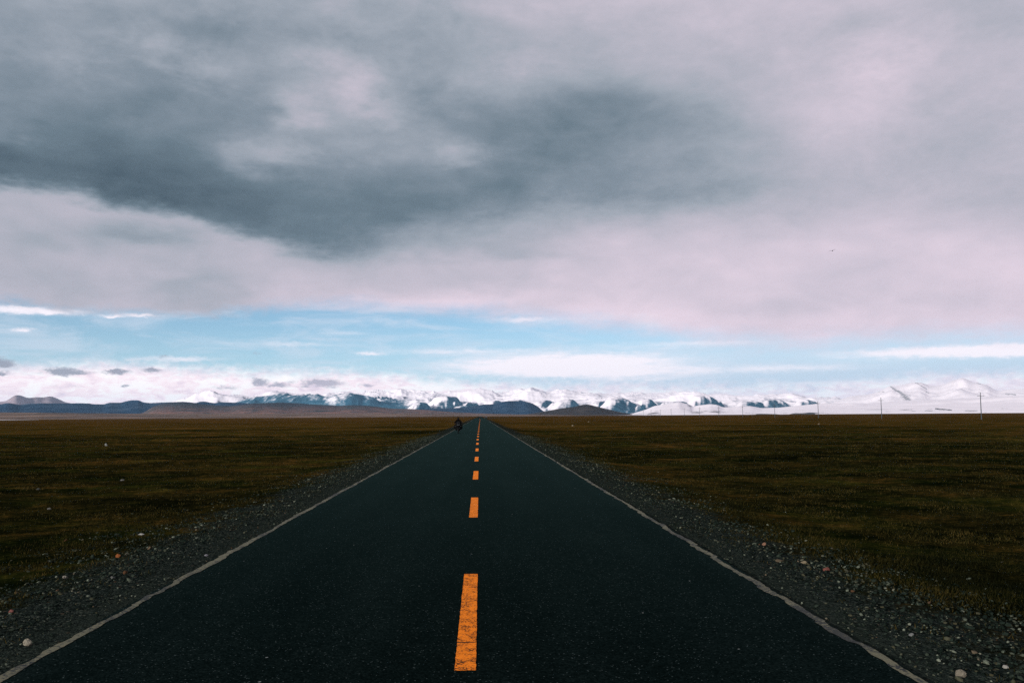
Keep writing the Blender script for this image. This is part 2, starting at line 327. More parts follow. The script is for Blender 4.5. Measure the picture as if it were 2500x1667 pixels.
def mat_asphalt():
    m, g, p = new_mat('asphalt'); P = pos(g); x, y, z = g.sep(P)
    n0 = g.noise(g.xyz(x * 1.0, y * 0.25, 0.0), 0.9, 4, 0.6); n1 = g.noise(P, 5.0, 4, 0.6); n2 = g.noise(P, 70.0, 3, 0.7)
    v, c = g.voro(P, 62.0); r, r2, _ = g.sep(c); n4 = g.noise(g.xyz(x * 0.7, y * 0.12, 3.0), 0.8, 5, 0.6, 0.5)
    e_ = (x - ROAD_L).min(ROAD_R - x)
    t = n0 * 0.40 + n4 * 0.30 + n1 * 0.25 + n2 * 0.50 + r * 0.45 - 0.46 + g.smooth((((x + 0.15).abs() - 1.75).abs() - 0.75).abs(), 0.45, 0.1, 0.0, 0.05) + g.smooth(e_, 0.6, 0.0, 0.0, 0.10)
    col = g.ramp(t, [(0.15, (0.0007, 0.0019, 0.0017, 1)), (0.48, (0.0022, 0.0046, 0.0043, 1)), (0.85, (0.0076, 0.0133, 0.0123, 1))])
    # wheel tracks polished a touch darker, pale chips in the mix
    chip = g.m('GREATER_THAN', r2, 0.962) * g.smooth(v, 0.55, 0.25)
    col = g.mix(chip * 0.8, col, (0.060, 0.080, 0.076, 1))
    v3, c3 = g.voro(P, 3.1); s1, s2, _ = g.sep(c3)
    grit = g.m('LESS_THAN', v3, 0.036) * g.m('GREATER_THAN', s1, 0.55)
    col = g.mix(grit, col, g.mix(s2, (0.04, 0.06, 0.058, 1), (0.26, 0.28, 0.26, 1)))
    g.put(p.inputs['Base Color'], col)
    g.put(p.inputs['Roughness'], g.m('MULTIPLY_ADD', n1, 0.12, 0.74))
    p.inputs['Specular IOR Level'].default_value = 0.0
    nb = g.bump((1.0 - v) * 0.8 + n2, 0.55, 0.006); g.put(p.inputs['Normal'], nb)
    lw = g.n('ShaderNodeLayerWeight'); lw.inputs['Blend'].default_value = 0.5
    gl = g.n('ShaderNodeBsdfGlossy'); gl.inputs['Color'].default_value = (0.42, 0.84, 0.76, 1); gl.inputs['Roughness'].default_value = 0.45
    mx = g.n('ShaderNodeMixShader'); g.put(mx.inputs[0], g.m('POWER', E(g, lw.outputs['Facing']), 9.0) * 0.042)
    g.nt.links.new(p.outputs[0], mx.inputs[1]); g.nt.links.new(gl.outputs[0], mx.inputs[2])
    g.nt.links.new(mx.outputs[0], [n_ for n_ in g.nt.nodes if n_.type == 'OUTPUT_MATERIAL'][0].inputs[0])
    return m

def mat_paint():
    m, g, p = new_mat('orange_road_paint'); P = pos(g); x, y, z = g.sep(P)
    n = g.noise(P, 52.0, 4, 0.62); big = g.noise(P, 7.0, 3, 0.6); v, c = g.voro(P, 26.0, 'DISTANCE_TO_EDGE')
    near = g.smooth(y, 30.0, 8.0)
    wear = g.smooth(n + (big - 0.5) * 0.30, 0.56, 0.63) * g.smooth(y, 60.0, 12.0, 0.15, 0.92)
    crack = g.smooth(v, 0.14, 0.05) * g.smooth(g.noise(P, 9.0, 3, 0.6), 0.44, 0.58) * near * 0.9
    cross = g.smooth((y - 7.62 + (g.noise(P, 9.0, 2, 0.5) - 0.5) * 0.06).abs(), 0.020, 0.011)
    col = g.mix(n, (0.82, 0.190, 0.008, 1), (0.93, 0.255, 0.014, 1))
    col = g.mix(g.smooth(n, 0.36, 0.52, 0.35, 0.0), col, (0.55, 0.11, 0.015, 1))
    g.put(p.inputs['Base Color'], g.mix(wear.max(crack).max(cross), col, (0.016, 0.012, 0.008, 1)))
    p.inputs['Roughness'].default_value = 0.8; p.inputs['Specular IOR Level'].default_value = 0.04
    g.put(p.inputs['Normal'], g.bump(n, 0.35, 0.003))
    return m

def mat_edge_paint():
    m, g, p = new_mat('worn_edge_line'); P = pos(g); x, y, z = g.sep(P)
    n = g.noise(P, 26.0, 5, 0.65); b = g.noise(g.xyz(x, y * 0.6, z), 1.4, 3, 0.6); t = g.noise(P, 3.0, 4, 0.6)
    col = g.ramp(n * 0.6 + t * 0.6 - 0.1, [(0.25, (0.0533, 0.0511, 0.0292, 1)), (0.5, (0.1034, 0.1009, 0.0594, 1)), (0.75, (0.1410, 0.1213, 0.0682, 1))])
    wear = g.smooth(b + (n - 0.5) * 0.9, 0.55, 0.40) * 0.95
    crackn = g.m('PINGPONG', y + (t - 0.5) * 1.1 + x * 0.6, 0.31)
    crack = g.smooth(crackn, 0.030, 0.012)
    col = g.mix(wear, col, (0.016, 0.019, 0.017, 1))
    g.put(p.inputs['Base Color'], g.mix(crack, col, (0.010, 0.013, 0.012, 1)))
    p.inputs['Roughness'].default_value = 0.85; p.inputs['Specular IOR Level'].default_value = 0.25
    g.put(p.inputs['Normal'], g.bump(n, 0.6, 0.006))
    return m

def mat_gravel():
    m, g, p = new_mat('gravel_stone'); r = E(g, g.n('ShaderNodeNewGeometry').outputs['Random Per Island'])
    P = pos(g); n = g.noise(P, 90.0, 4, 0.6)
    col = g.ramp(r, [(0.0, (0.0069, 0.0107, 0.0094, 1)), (0.35, (0.0148, 0.0213, 0.0183, 1)), (0.62, (0.0297, 0.0385, 0.0337, 1)), (0.78, (0.0554, 0.0630, 0.0525, 1)),
                     (0.87, (0.0741, 0.0609, 0.0396, 1)), (0.94, (0.1138, 0.1197, 0.1011, 1)), (0.97, (0.1978, 0.1979, 0.1685, 1)), (0.985, (0.2571, 0.2537, 0.2181, 1)), (1.0, (0.1088, 0.0457, 0.0248, 1))])
    g.put(p.inputs['Base Color'], g.mix(1.0, col, g.mix(n, (0.3086, 0.3531, 0.3093, 1), (0.6429, 0.7357, 0.6443, 1)), 'MULTIPLY'))
    p.inputs['Roughness'].default_value = 0.9; p.inputs['Specular IOR Level'].default_value = 0.01
    return m
def mat_grass():
    m, g, p = new_mat('dry_grass'); r = E(g, g.n('ShaderNodeNewGeometry').outputs['Random Per Island'])
    P = pos(g); x, y, z = g.sep(P)
    p1 = g.noise(P, 0.30, 5, 0.65, 0.3); p3 = g.noise(P, 1.6, 5, 0.7)
    t = p1 * 1.1 + p3 * 0.8 + r * 0.5 - 0.74 - g.smooth(x, 4.5, 6.5) * g.smooth(y, 17.0, 9.0) * 0.20
    col = g.ramp(t, [(0.2, (0.0035, 0.0044, 0.0014, 1)), (0.45, (0.0100, 0.0100, 0.0024, 1)), (0.65, (0.0240, 0.0195, 0.0044, 1)), (0.85, (0.0550, 0.0380, 0.0109, 1))])
    g.put(p.inputs['Base Color'], col)
    p.inputs['Roughness'].default_value = 0.8; p.inputs['Specular IOR Level'].default_value = 0.02
    return m

def mat_hill(name, dark, mid, light, snow=None, aspect=(-0.8, -0.5, 0.35), k_asp=1.0, k_z=0.0, z0=0.0, zs=1.0, thr=0.5, nscale=0.0035, rock_amt=1.0, soft=0.16, west=0.0, outcrops=(), base_patch=0.0, fine=0.0, high=None):
    """bare or snow-covered slope; snow lies by aspect, height and drift"""
    m, g, p = new_mat(name); geo = g.n('ShaderNodeNewGeometry'); P = E(g, geo.outputs['Position']); x, y, z = g.sep(P)
    n1 = g.noise(P, nscale, 6, 0.62, 0.3); n2 = g.noise(g.xyz(x, y, z * 3.0), nscale * 4.5, 5, 0.65)
    col = g.ramp(n1 * 0.7 + n2 * 0.5 - 0.1, [(0.38, dark), (0.5, mid), (0.64, light)])
    if high: col = g.mix(g.smooth(z + (n1 - 0.5) * 160.0 + (n2 - 0.5) * 70.0, high[0], high[1], 0.0, 0.9), col, high[2])
    if snow:
        d = g.n('ShaderNodeVectorMath', operation='DOT_PRODUCT'); g.nt.links.new(geo.outputs['Normal'], d.inputs[0]); d.inputs[1].default_value = Vector(aspect).normalized()
        s = E(g, d.outputs['Value']) * k_asp + (z - z0) * (k_z / zs) + (n1 - 0.5) * 0.9 * rock_amt + (n2 - 0.5) * 0.7 * rock_amt
        if west: s = s - g.smooth(x, 500.0, -3200.0, 0.0, west)           # less snow lies in the west
        if fine: s = s + (g.noise(P, nscale * 9.0, 5, 0.7) - 0.5) * fine
        if base_patch:
            nb = g.noise(g.xyz(x, y * 0.5, z * 9.0), 0.0042, 5, 0.65)
            s = s - g.smooth(z, 38.0, 4.0) * g.smooth(nb, 0.54, 0.66) * base_patch
        nx = g.noise(g.xyz(x, y, z * 3.0), 0.035, 4, 0.7) if outcrops else None
        br = g.m('ARCTAN2', x, y) * (57.29578 * 250.0) if outcrops else x
        for (xa, za, xb, zb, wa, wb) in outcrops:                        # bare rock ribs: a line down the slope with a widening foot
            L2 = (xb - xa) ** 2 + (zb - za) ** 2
            t = ((br - xa) * ((xb - xa) / L2) + (z - za) * ((zb - za) / L2))
            tc_ = t.max(0.0).min(1.0)
            dx = br - (tc_ * (xb - xa) + xa); dz = z - (tc_ * (zb - za) + za)
            dd = g.m('SQRT', dx * dx + dz * dz) / (tc_ * (wb - wa) + wa)
            s = s - g.smooth(dd + (n2 - 0.5) * 2.0 + (nx - 0.5) * 5.0, 1.1, 0.0) * 1.0
        col = g.mix(g.smooth(s, thr - soft, thr + soft), col, snow)
    g.put(p.inputs['Base Color'], col)
    p.inputs['Roughness'].default_value = 0.95; p.inputs['Specular IOR Level'].default_value = 0.02
    return m

# ------------------------------------------------------------------ ground, road
def build_ground():
    a1 = np.radians(np.arange(-36, 36.01, 0.16)); a2 = np.radians(np.arange(38, 322.1, 2.0))
    th = np.concatenate([a1, a2, [a1[0] + 2 * math.pi]])
    r = np.concatenate([[0.4], np.geomspace(1.2, 4.5, 25)[:-1], np.geomspace(4.5, 120, 330)[:-1], np.geomspace(120, 4000, 130)[:-1], np.geomspace(4000, 36000, 30)])
    R_, T_ = np.meshgrid(r, th, indexing='ij')
    X = R_ * np.sin(T_); Y = R_ * np.cos(T_)
    Z = ground_z(X, Y)
    V = np.stack([X, Y, Z], -1).reshape(-1, 3)
    F = grid_faces(len(r), len(th))[:, ::-1]
    struct(link('ground', np_mesh('ground', V, F), mat_ground()))
build_ground()

def strip(name, ys, xl, xr, z, mat, parent=None, skirt=0.0):
    n = len(ys); c = road_cl(ys)
    L = np.stack([c + xl, ys, np.full(n, z)], 1); R = np.stack([c + xr, ys, np.full(n, z)], 1)
    cols = [L, R]
    if skirt: cols = [L - [0.04, 0, skirt], L, R, R - [-0.04, 0, skirt]]
    V = np.stack(cols, 1).reshape(-1, 3); k = len(cols)
    return link(name, np_mesh(name, V, grid_faces(n, k)[:, ::-1], False), mat, parent)
def build_road():
    ys = np.concatenate([np.arange(-60, 3, 3.0), np.arange(3, 45, 0.12), np.geomspace(45, 2500, 240)])
    wob = lambda s: 0.030 * fbm(ys * 0.9, ys * 0 + s, 50 + s, 4) * sstep(160 - ys, 0, 60)
    road = strip('road', ys, ROAD_L + wob(1), ROAD_R + wob(2), 0.0, mat_asphalt(), skirt=0.16)
    struct(road)
    mp = mat_paint()
    # broken centre line: 4 m dashes every 10 m
    for i in range(70):
        y0 = (6.80, 16.80, 26.75, 37.35, 48.0)[i] if i < 5 else 58.9 + 10.6 * (i - 5); n = 60 if i < 3 else 6
        yy = np.linspace(y0, y0 + 4.05, n); rag = lambda s: 0.0045 * fbm(yy * 22, yy * 0 + s, 70 + s, 2) if n > 10 else 0.0
        xo = -0.0017 * min(y0 - 7, 60)
        strip('centre_dash', yy, -0.206 + xo + rag(i), -0.040 + xo + rag(i + 200), 0.004, mp, road)
    me = mat_edge_paint()
    def edge(s, xa, xb, sd):
        y2 = np.concatenate([np.arange(3, 60, 0.05), np.geomspace(60, 500, 160)])
        seg = 0.022 * (_h(np.floor(y2 / 0.62 + 0.25 * fbm(y2, y2 * 0, sd, 2)), y2 * 0, sd) - 0.5) * 2
        ja = seg + 0.030 * fbm(y2 * 2.6, y2 * 0, sd, 4) + 0.016 * fbm(y2 * 9, y2 * 0, sd + 9, 3) + 0.03 * fbm(y2 * 0.5, y2 * 0, sd + 5, 2)
        jb = seg * 0.8 + 0.026 * fbm(y2 * 2.2, y2 * 0 + 4, sd + 1, 4) + 0.014 * fbm(y2 * 8, y2 * 0 + 4, sd + 7, 3)
        strip('edge_line', y2, xa + ja, xb + jb, 0.004, me, road)
    edge('l', ROAD_L + 0.020, ROAD_L + 0.108, 90); edge('r', ROAD_R - 0.095, ROAD_R - 0.014, 120)
build_road()

# pond on the left
def build_pond():
    m, g, p = new_mat('pond_ice'); P = pos(g)
    g.put(p.inputs['Base Color'], g.mix(g.noise(P, 0.02, 4, 0.6), (0.80, 0.80, 0.84, 1), (0.90, 0.88, 0.90, 1))); p.inputs['Roughness'].default_value = 0.5
    g.put(p.inputs['Normal'], g.bump(g.noise(P, 0.5, 3, 0.5), 0.05, 0.02))
    a = np.linspace(0, 2 * math.pi, 97)[:-1]; rr = 1 + 0.05 * fbm(np.cos(a) * 2 + 5, np.sin(a) * 2, 77, 3)
    V = [(-1245 + 500 * math.cos(t) * q, 1350 + 500 * math.sin(t) * q, 0.0) for t, q in zip(a, rr)]
    bm = bmesh.new(); bm.faces.new([bm.verts.new(v) for v in V]); me = bpy.data.meshes.new('pond'); bm.to_mesh(me); bm.free()
    o = link('frozen_pond', me, m); o.location.z = 0.12; struct(o)
build_pond()

# ------------------------------------------------------------------ gravel and grass
def ico(sub=1):
    bm = bmesh.new(); bmesh.ops.create_icosphere(bm, subdivisions=sub, radius=1.0)
    V = np.array([v.co[:] for v in bm.verts]); F = np.array([[v.index for v in f.verts] for f in bm.faces]); bm.free(); return V, F
def rock_shape(rs, sub=1):
    V, F = ico(sub); V = V.copy()
    for _ in range(5):                                                  # chop with random planes for angular stones
        n = rs.normal(size=3); n /= np.linalg.norm(n); d = rs.uniform(0.45, 0.8); k = V @ n
        V = V - np.outer(np.maximum(k - d, 0), n)
    V *= rs.uniform(0.85, 1.15, size=V.shape); V *= np.array([1.0, rs.uniform(0.6, 0.95), rs.uniform(0.4, 0.7)])
    return V, F
def scatter(name, pts, sizes, shapes, mat, rs, sink=0.25, label=None, cat='gravel'):
    VV = []; FF = []; off = 0; which = rs.integers(0, len(shapes), len(pts))
    for k, (V, F) in enumerate(shapes):
        idx = np.where(which == k)[0]; n = len(idx)
        if n == 0: continue
        a = rs.uniform(0, 2 * math.pi, n); c, s = np.cos(a), np.sin(a); S = sizes[idx]
        tilt = rs.normal(0, 0.25, n)
        X = V[None, :, 0] * c[:, None] - V[None, :, 1] * s[:, None]; Y = V[None, :, 0] * s[:, None] + V[None, :, 1] * c[:, None]
        Z = V[None, :, 2] + X * tilt[:, None]
        W = np.stack([X * S[:, None], Y * S[:, None], Z * S[:, None] + S[:, None] * 0.5 * (1 - 2 * sink)], -1) + pts[idx][:, None, :]
        VV.append(W.reshape(-1, 3)); FF.append((F[None] + (np.arange(n) * len(V))[:, None, None] + off).reshape(-1, F.shape[1])); off += n * len(V)
    o = link(name, np_mesh(name, np.concatenate(VV), np.concatenate(FF), False), mat)
    o['kind'] = 'stuff'; o['label'] = label; o['category'] = cat
    return o
def build_gravel():
    rs = np.random.default_rng(5); N = 190000
    y = 4.5 + 85 * rs.uniform(0, 1, N) ** 1.75; side = rs.integers(0, 2, N)
    e = np.abs(rs.uniform(0.0, 4.6, N))
    x = np.where(side == 0, ROAD_L - e, ROAD_R + e)
    width = np.where(side == 0, 1.60, 1.40)
    dens = sstep(e + fbm(x * 0.45, y * 0.45, 5, 3) * 1.5 + fbm(x * 2.0, y * 2.0, 6, 2) * 0.8 - width, 1.65, -0.9)
    dens = dens * (0.55 + 0.45 * sstep(e, 0.05, 0.7)) * (0.45 + 0.55 * (fbm(x * 1.3, y * 1.3, 8, 2) > -0.05)) + 0.006
    keep = rs.uniform(0, 1, N) < dens * 0.85
    x, y, e = x[keep], y[keep], e[keep]
    size = np.exp(rs.normal(math.log(0.0108), 0.50, len(x))) * (0.75 + 0.45 * sstep(e, 0.2, 1.2)) * (1 + y / 110)
    size = np.clip(size, 0.005, 0.042)
    pts = np.stack([x, y, ground_z(x, y)], 1)
    shapes = [rock_shape(rs) for _ in range(14)]
    scatter('gravel', pts, size, shapes, mat_gravel(), rs, label='loose grey gravel strewn along both verges beside the asphalt', cat='gravel')
build_gravel()

def build_grass():
    rs = np.random.default_rng(9); N = 95000
    r = 5.5 * (110 / 5.5) ** rs.uniform(0, 1, N); a = np.radians(rs.uniform(-33, 36, N))
    x = r * np.sin(a); y = r * np.cos(a); e = edge_dist(x, y)
    dens = sstep(e + fbm(x * 0.55, y * 0.55, 5, 3) * 1.3 + fbm(x * 1.9, y * 1.9, 7, 2) * 0.7, 0.7, 2.7) * (0.06 + 0.94 * sstep(fbm(x * 0.9, y * 0.9, 41, 4), -0.12, 0.25)) + 0.02 * (e > 0.5)
    k = rs.uniform(0, 1, N) < dens
    x, y, r = x[k], y[k], r[k]; n = len(x); B = 9
    bx = np.repeat(x, B) + rs.normal(0, 0.055, n * B) * (1 + np.repeat(r, B) / 40); by = np.repeat(y, B) + rs.normal(0, 0.055, n * B) * (1 + np.repeat(r, B) / 40)
    bz = ground_z(bx, by) - 0.005; R = np.repeat(r, B)
    h = np.abs(rs.normal(0.024, 0.013, n * B)) * (1 + R / 70) + 0.005; w = 0.0028 + R * 0.00022
    t = rs.uniform(0, 2 * math.pi, n * B); lean = np.abs(rs.normal(0.5, 0.5, n * B)) * h; la = rs.uniform(0, 2 * math.pi, n * B)
    base = np.stack([bx, by, bz], 1); dv = np.stack([np.cos(t) * w, np.sin(t) * w, np.zeros_like(w)], 1)
    tip = base + np.stack([np.cos(la) * lean, np.sin(la) * lean, h], 1)
    V = np.stack([base - dv, base + dv, tip], 1).reshape(-1, 3); F = np.arange(len(V)).reshape(-1, 3)
    o = link('grass', np_mesh('grass', V, F, False), mat_grass()); o['kind'] = 'stuff'
    o['label'] = 'short dry brown and olive grass tufts on the steppe'; o['category'] = 'grass'
build_grass()

# ------------------------------------------------------------------ hills and mountains (az, el of each crest, degrees; real distances)
P_FARLEFT = [(-36,0.95),(-32.51,0.96),(-28.65,0.97),(-28.33,1.03),(-28.06,1.26),(-27.89,1.37),(-27.61,1.35),(-27.40,1.25),(-27.20,1.20),(-26.90,1.26),(-26.46,1.24),(-26.23,1.30),(-26.00,1.29),(-25.69,1.15),(-25.30,0.95),(-25.08,0.91),(-24.45,0.78),(-23.5,0.3)]
P_DARKLEFT = [(-38,0.8),(-34.32,0.86),(-30.62,0.90),(-28.65,0.83),(-28.29,0.92),(-27.92,0.87),(-27.71,0.80),(-27.20,0.87),(-26.44,0.90),(-25.29,0.89),(-24.54,0.91),(-24.01,0.89),(-23.90,0.85),(-23.24,0.84),(-22.99,0.94),(-22.32,0.94),(-22.07,1.02),(-21.75,1.09),(-21.34,1.09),(-21.13,0.97),(-20.71,0.91),(-20.09,0.95),(-19.45,0.97),(-18.81,1.00),(-18.38,0.96),(-18.05,0.91),(-17.88,1.00),(-17.54,1.01),(-17.22,0.95),(-16.88,0.90),(-16.71,0.98),(-16.00,0.95),(-15.33,0.93),(-14.58,0.85),(-13.58,0.74),(-12.05,0.58),(-9.97,0.20)]
P_MID = [(-16.5,0.4),(-16.07,0.70),(-15.13,0.93),(-14.69,1.00),(-14.14,1.13),(-13.78,1.06),(-13.46,1.12),(-13.03,1.22),(-12.64,1.16),(-11.95,1.09),(-11.59,1.16),(-11.13,1.28),(-10.82,1.18),(-10.35,1.11),(-9.64,1.13),(-8.94,1.20),(-8.46,1.34),(-7.99,1.20),(-7.62,1.08),(-7.24,1.15),(-6.95,1.12),(-6.10,1.10),(-5.62,1.03),(-4.89,1.07),(-4.03,1.00),(-3.06,0.97),(-1.16,0.96),(1.16,0.83),(3.48,0.82),(5.66,0.91),(8.36,0.87),(10.51,0.90),(12.63,0.72),(14.21,0.79),(15.76,0.67),(17.60,0.73),(18.94,0.82),(20.79,0.77),(22.49,0.80),(24.61,0.60),(26,0.3)]
P_PEAKS = [(-21,0.4),(-20.38,0.76),(-18.48,1.11),(-18.17,1.24),(-17.77,1.35),(-17.41,1.42),(-17.07,1.42),(-16.67,1.21),(-16.23,1.08),(-15.66,1.19),(-15.09,1.00),(-13.79,1.24),(-13.21,1.40),(-12.64,1.26),(-12.16,1.28),(-11.67,1.10),(-9.98,1.13),(-8.41,1.31),(-7.22,1.39),(-6.82,1.58),(-6.42,1.36),(-6.02,1.38),(-5.67,1.49),(-5.35,1.44),(-5.05,1.52),(-4.73,1.38),(-4.38,1.46),(-4.08,1.49),(-3.60,1.32),(-3.06,1.24),(-2.24,1.23),(-1.07,1.31),(-0.31,1.39),(0.29,1.47),(0.53,1.36),(0.78,1.44),(1.30,1.27),(2.39,1.37),(3.13,1.50),(3.51,1.45),(4.03,1.25),(4.71,1.22),(5.31,1.35),(5.80,1.27),(6.47,1.18),(7.24,1.28),(8.10,1.14),(9.93,1.15),(11.58,1.05),(14.40,1.21),(15.25,1.04),(16.41,0.98),(18.27,0.96),(18.95,1.05),(20.41,1.03),(21.12,0.87),(21.97,1.00),(22.74,0.90),(24.15,0.60),(26,0.3)]
P_BROWN = [(-22.5,0.02),(-21.75,0.11),(-20.98,0.36),(-20.73,0.56),(-20.50,0.71),(-20.04,0.86),(-19.45,0.94),(-18.81,0.97),(-18.05,0.89),(-17.32,0.80),(-16.00,0.72),(-15.33,0.80),(-14.68,0.89),(-13.78,0.92),(-12.87,0.94),(-11.95,0.90),(-11.04,0.82),(-10.11,0.77),(-9.17,0.72),(-8.46,0.76),(-7.51,0.73),(-6.57,0.62),(-5.85,0.52),(-4.65,0.49),(-3.70,0.43),(-2.73,0.34),(-1.76,0.26),(-0.34,0.18),(1.29,0.13),(3.47,0.03),(4.5,-0.05)]
P_BLUE = [(-7,0.05),(-5.75,0.28),(-3.70,0.48),(-2.24,0.53),(-1.27,0.55),(-0.31,0.65),(0.18,0.76),(0.75,0.76),(1.16,0.89),(1.90,0.98),(2.39,0.98),(2.88,0.96),(3.20,0.89),(3.48,0.79),(3.80,0.63),(4.07,0.38),(4.42,0.16),(5,-0.05)]
P_MOUND = [(2.2,-0.05),(2.93,0.06),(3.50,0.15),(3.99,0.22),(4.56,0.32),(5.30,0.45),(5.79,0.51),(6.28,0.56),(6.77,0.69),(7.04,0.72),(7.34,0.68),(7.63,0.60),(8.20,0.45),(8.92,0.27),(9.40,0.16),(10.10,0.04),(11,-0.05)]
P_RIGHT = [(20.5,0.02),(21.51,0.25),(22.73,0.80),(23.69,1.09),(24.75,1.18),(25.24,1.33),(25.50,1.46),(25.83,1.66),(26.20,1.63),(26.61,1.72),(27.13,1.84),(27.54,1.84),(28.00,1.67),(28.33,1.61),(28.72,1.64),(29.19,1.86),(29.78,2.07),(30.01,1.98),(30.35,1.79),(30.70,1.72),(31.08,1.61),(31.34,1.39),(31.62,1.25),(32.18,1.33),(32.91,1.35),(34.89,1.39),(36.76,1.01),(40.26,0.40)]
P_SNOWLOW = [(8.3,-0.05),(8.89,-0.03),(10.10,0.10),(10.82,0.29),(11.54,0.57),(12.50,0.73),(13.11,0.82),(13.68,0.68),(13.99,0.50),(14.33,0.57),(15.09,0.67),(15.50,0.62),(15.88,0.45),(16.45,0.45),(16.91,0.52),(17.60,0.52),(18.30,0.38),(19.30,0.40),(20.54,0.52),(21.76,0.63),(23.20,0.64),(24.61,0.62),(26.46,0.75),(28.68,0.80),(30.83,0.88),(32.89,0.94),(36.76,1.01),(40,0.9)]
P_FOOT = [(-40,0.42),(-30,0.40),(-26,0.34),(-22,0.28),(-17,0.24),(-12,0.22),(-6,0.18),(-2,0.13),(3,0.08),(6,0.03),(9,-0.05)]
# single hills of the middle range: az, el, half widths left and right, distance
HILLS = [(-3.97,0.93,1.07,0.81,12.2),(-2.16,1.33,1.57,1.49,13.8),(-0.80,0.93,1.22,0.65,12.4),(5.98,1.07,2.05,1.21,13.0),(9.31,1.11,1.63,1.37,12.6),(11.07,0.98,1.09,1.04,13.5),(13.16,0.84,2.0,1.03,11.5),(14.61,1.21,1.21,1.26,14.2),(4.57,1.0,1.37,0.81,14.2),(7.96,0.92,1.09,0.79,13.9),(17.6,0.81,1.3,1.23,13.4),(18.94,0.92,1.04,1.21,14.6),(0.9,1.02,1.0,0.9,14.0),(2.6,1.05,1.2,1.1,14.4),(21.2,0.9,1.2,1.1,14.3)]

def ridge_mesh(name, prof, d0, d1, d2, mat, amp=0.5, fa=1.0, fd=1.0, seed=0, jag=0.0, sharp=1.35, da=0.045, rows=44, wild=0.0, win=5):
    A = np.array(prof); az = np.arange(A[0, 0], A[-1, 0], da); el = np.interp(az, A[:, 0], A[:, 1])
    el = np.convolve(np.pad(el, win // 2, 'edge'), np.ones(win) / win, 'valid')
    el = el + jag * (ridged(az * 1.9, az * 0 + seed, seed, 4, 0.5) - 0.6)
    t = np.concatenate([np.linspace(0, 1, rows), 1 + np.linspace(0, 1, 14)[1:]])
    AZ, T = np.meshgrid(az, t, indexing='ij')
    dr = d1 * (1 + 0.10 * fbm(az * 0.35, az * 0 + 3, seed + 40, 3)); DR = np.repeat(dr[:, None], len(t), 1)
    D = np.where(T <= 1, d0 + (DR - d0) * T, DR + (d2 - d1) * (T - 1))
    H = np.tan(np.radians(np.repeat(el[:, None], len(t), 1))) * DR + CAM_H
    s = np.where(T <= 1, np.power(np.clip(T, 0, 1), sharp), 1 - sstep(T, 1.0, 2.0))
    # spurs and gullies, the same size in every direction
    R0 = np.radians(AZ); X0 = D * np.sin(R0); Y0 = D * np.cos(R0)
    wx = 350 * fbm(X0 / 2600, Y0 / 2600, seed + 3, 3); wy = 350 * fbm(X0 / 2600 + 9, Y0 / 2600, seed + 4, 3)
    sp = ridged((X0 + wx) / (1500.0 * fa), (Y0 + wy) / (1500.0 * fa), seed, 5, 0.48) - 0.60
    sp2 = fbm(X0 / 700.0, Y0 / 700.0, seed + 17, 4)
    env = np.where(T <= 1, np.clip(T, 0, 1) * (1 - np.clip(T, 0, 1) ** 3) * 1.9, 0.0)
    if wild:                                                             # a whole range of peaks rather than one crest
        s = sstep(T, 0.0, 0.55) * (1 - sstep(T, 1.25, 2.0))
        Z = H * s * ((1 - wild) + wild * 1.75 * np.clip(sp + 0.52, 0, 2) + 0.10 * sp2 + 0.10 * (ridged(X0 / 420.0, Y0 / 420.0, seed + 31, 3) - 0.6)) * np.where(T < 1, 0.80 + 0.20 * T, 1.0)
    else:
        Z = H * s + np.maximum(H, 20) * amp * env * (sp * 0.95 + sp2 * 0.16)
    Z = np.where(T == 0, -6.0, Z); Z = np.where(T >= 1.999, -6.0, Z)
    R_ = np.radians(AZ); V = np.stack([D * np.sin(R_), D * np.cos(R_), Z], -1).reshape(-1, 3)
    return struct(link(name, np_mesh(name, V, grid_faces(len(az), len(t))), mat))

SNOW = (0.88, 0.83, 0.865, 1)
m_far = mat_hill('far_peak_slopes', (0.06, 0.06, 0.075, 1), (0.09, 0.085, 0.10, 1), (0.13, 0.115, 0.125, 1), SNOW, k_asp=0.9, k_z=0.25, z0=300, zs=300, thr=0.16, nscale=0.0030, fine=1.0)
m_farleft = mat_hill('haze_paled_slopes', (0.20, 0.16, 0.185, 1), (0.27, 0.215, 0.24, 1), (0.36, 0.29, 0.31, 1), SNOW, k_asp=0.6, thr=0.95, nscale=0.002)  # base colour lightened to paint in the paleness of distant haze
m_dark = mat_hill('dark_haze_blue_slopes', (0.008, 0.026, 0.058, 1), (0.016, 0.044, 0.088, 1), (0.040, 0.066, 0.105, 1), nscale=0.0022)  # dark slopes; the blue of the haze is put into the base colour
m_mid = mat_hill('snow_hill_slopes', (0.026, 0.092, 0.145, 1), (0.040, 0.125, 0.185, 1), (0.072, 0.165, 0.225, 1), SNOW, aspect=(-0.85, -0.25, 0.35), k_asp=1.15, k_z=0.55, z0=120, zs=250, thr=0.46, nscale=0.0040, soft=0.34, rock_amt=1.0, west=0.80, fine=0.9)  # bare ground tinted blue: haze and shaded flanks painted into the colour
m_brown = mat_hill('brown_foothill', (0.034, 0.052, 0.058, 1), (0.120, 0.084, 0.078, 1), (0.30, 0.155, 0.118, 1), nscale=0.0052, high=(45.0, 130.0, (0.034, 0.046, 0.060, 1)))
m_mound = mat_hill('scrub_mound', (0.022, 0.022, 0.024, 1), (0.040, 0.036, 0.036, 1), (0.070, 0.055, 0.048, 1), SNOW, k_asp=0.25, k_z=0.18, z0=60, zs=60, thr=0.62, nscale=0.006, soft=0.05)
m_foot = mat_hill('tan_plain_rise', (0.075, 0.058, 0.048, 1), (0.155, 0.108, 0.082, 1), (0.250, 0.170, 0.125, 1), nscale=0.0022)
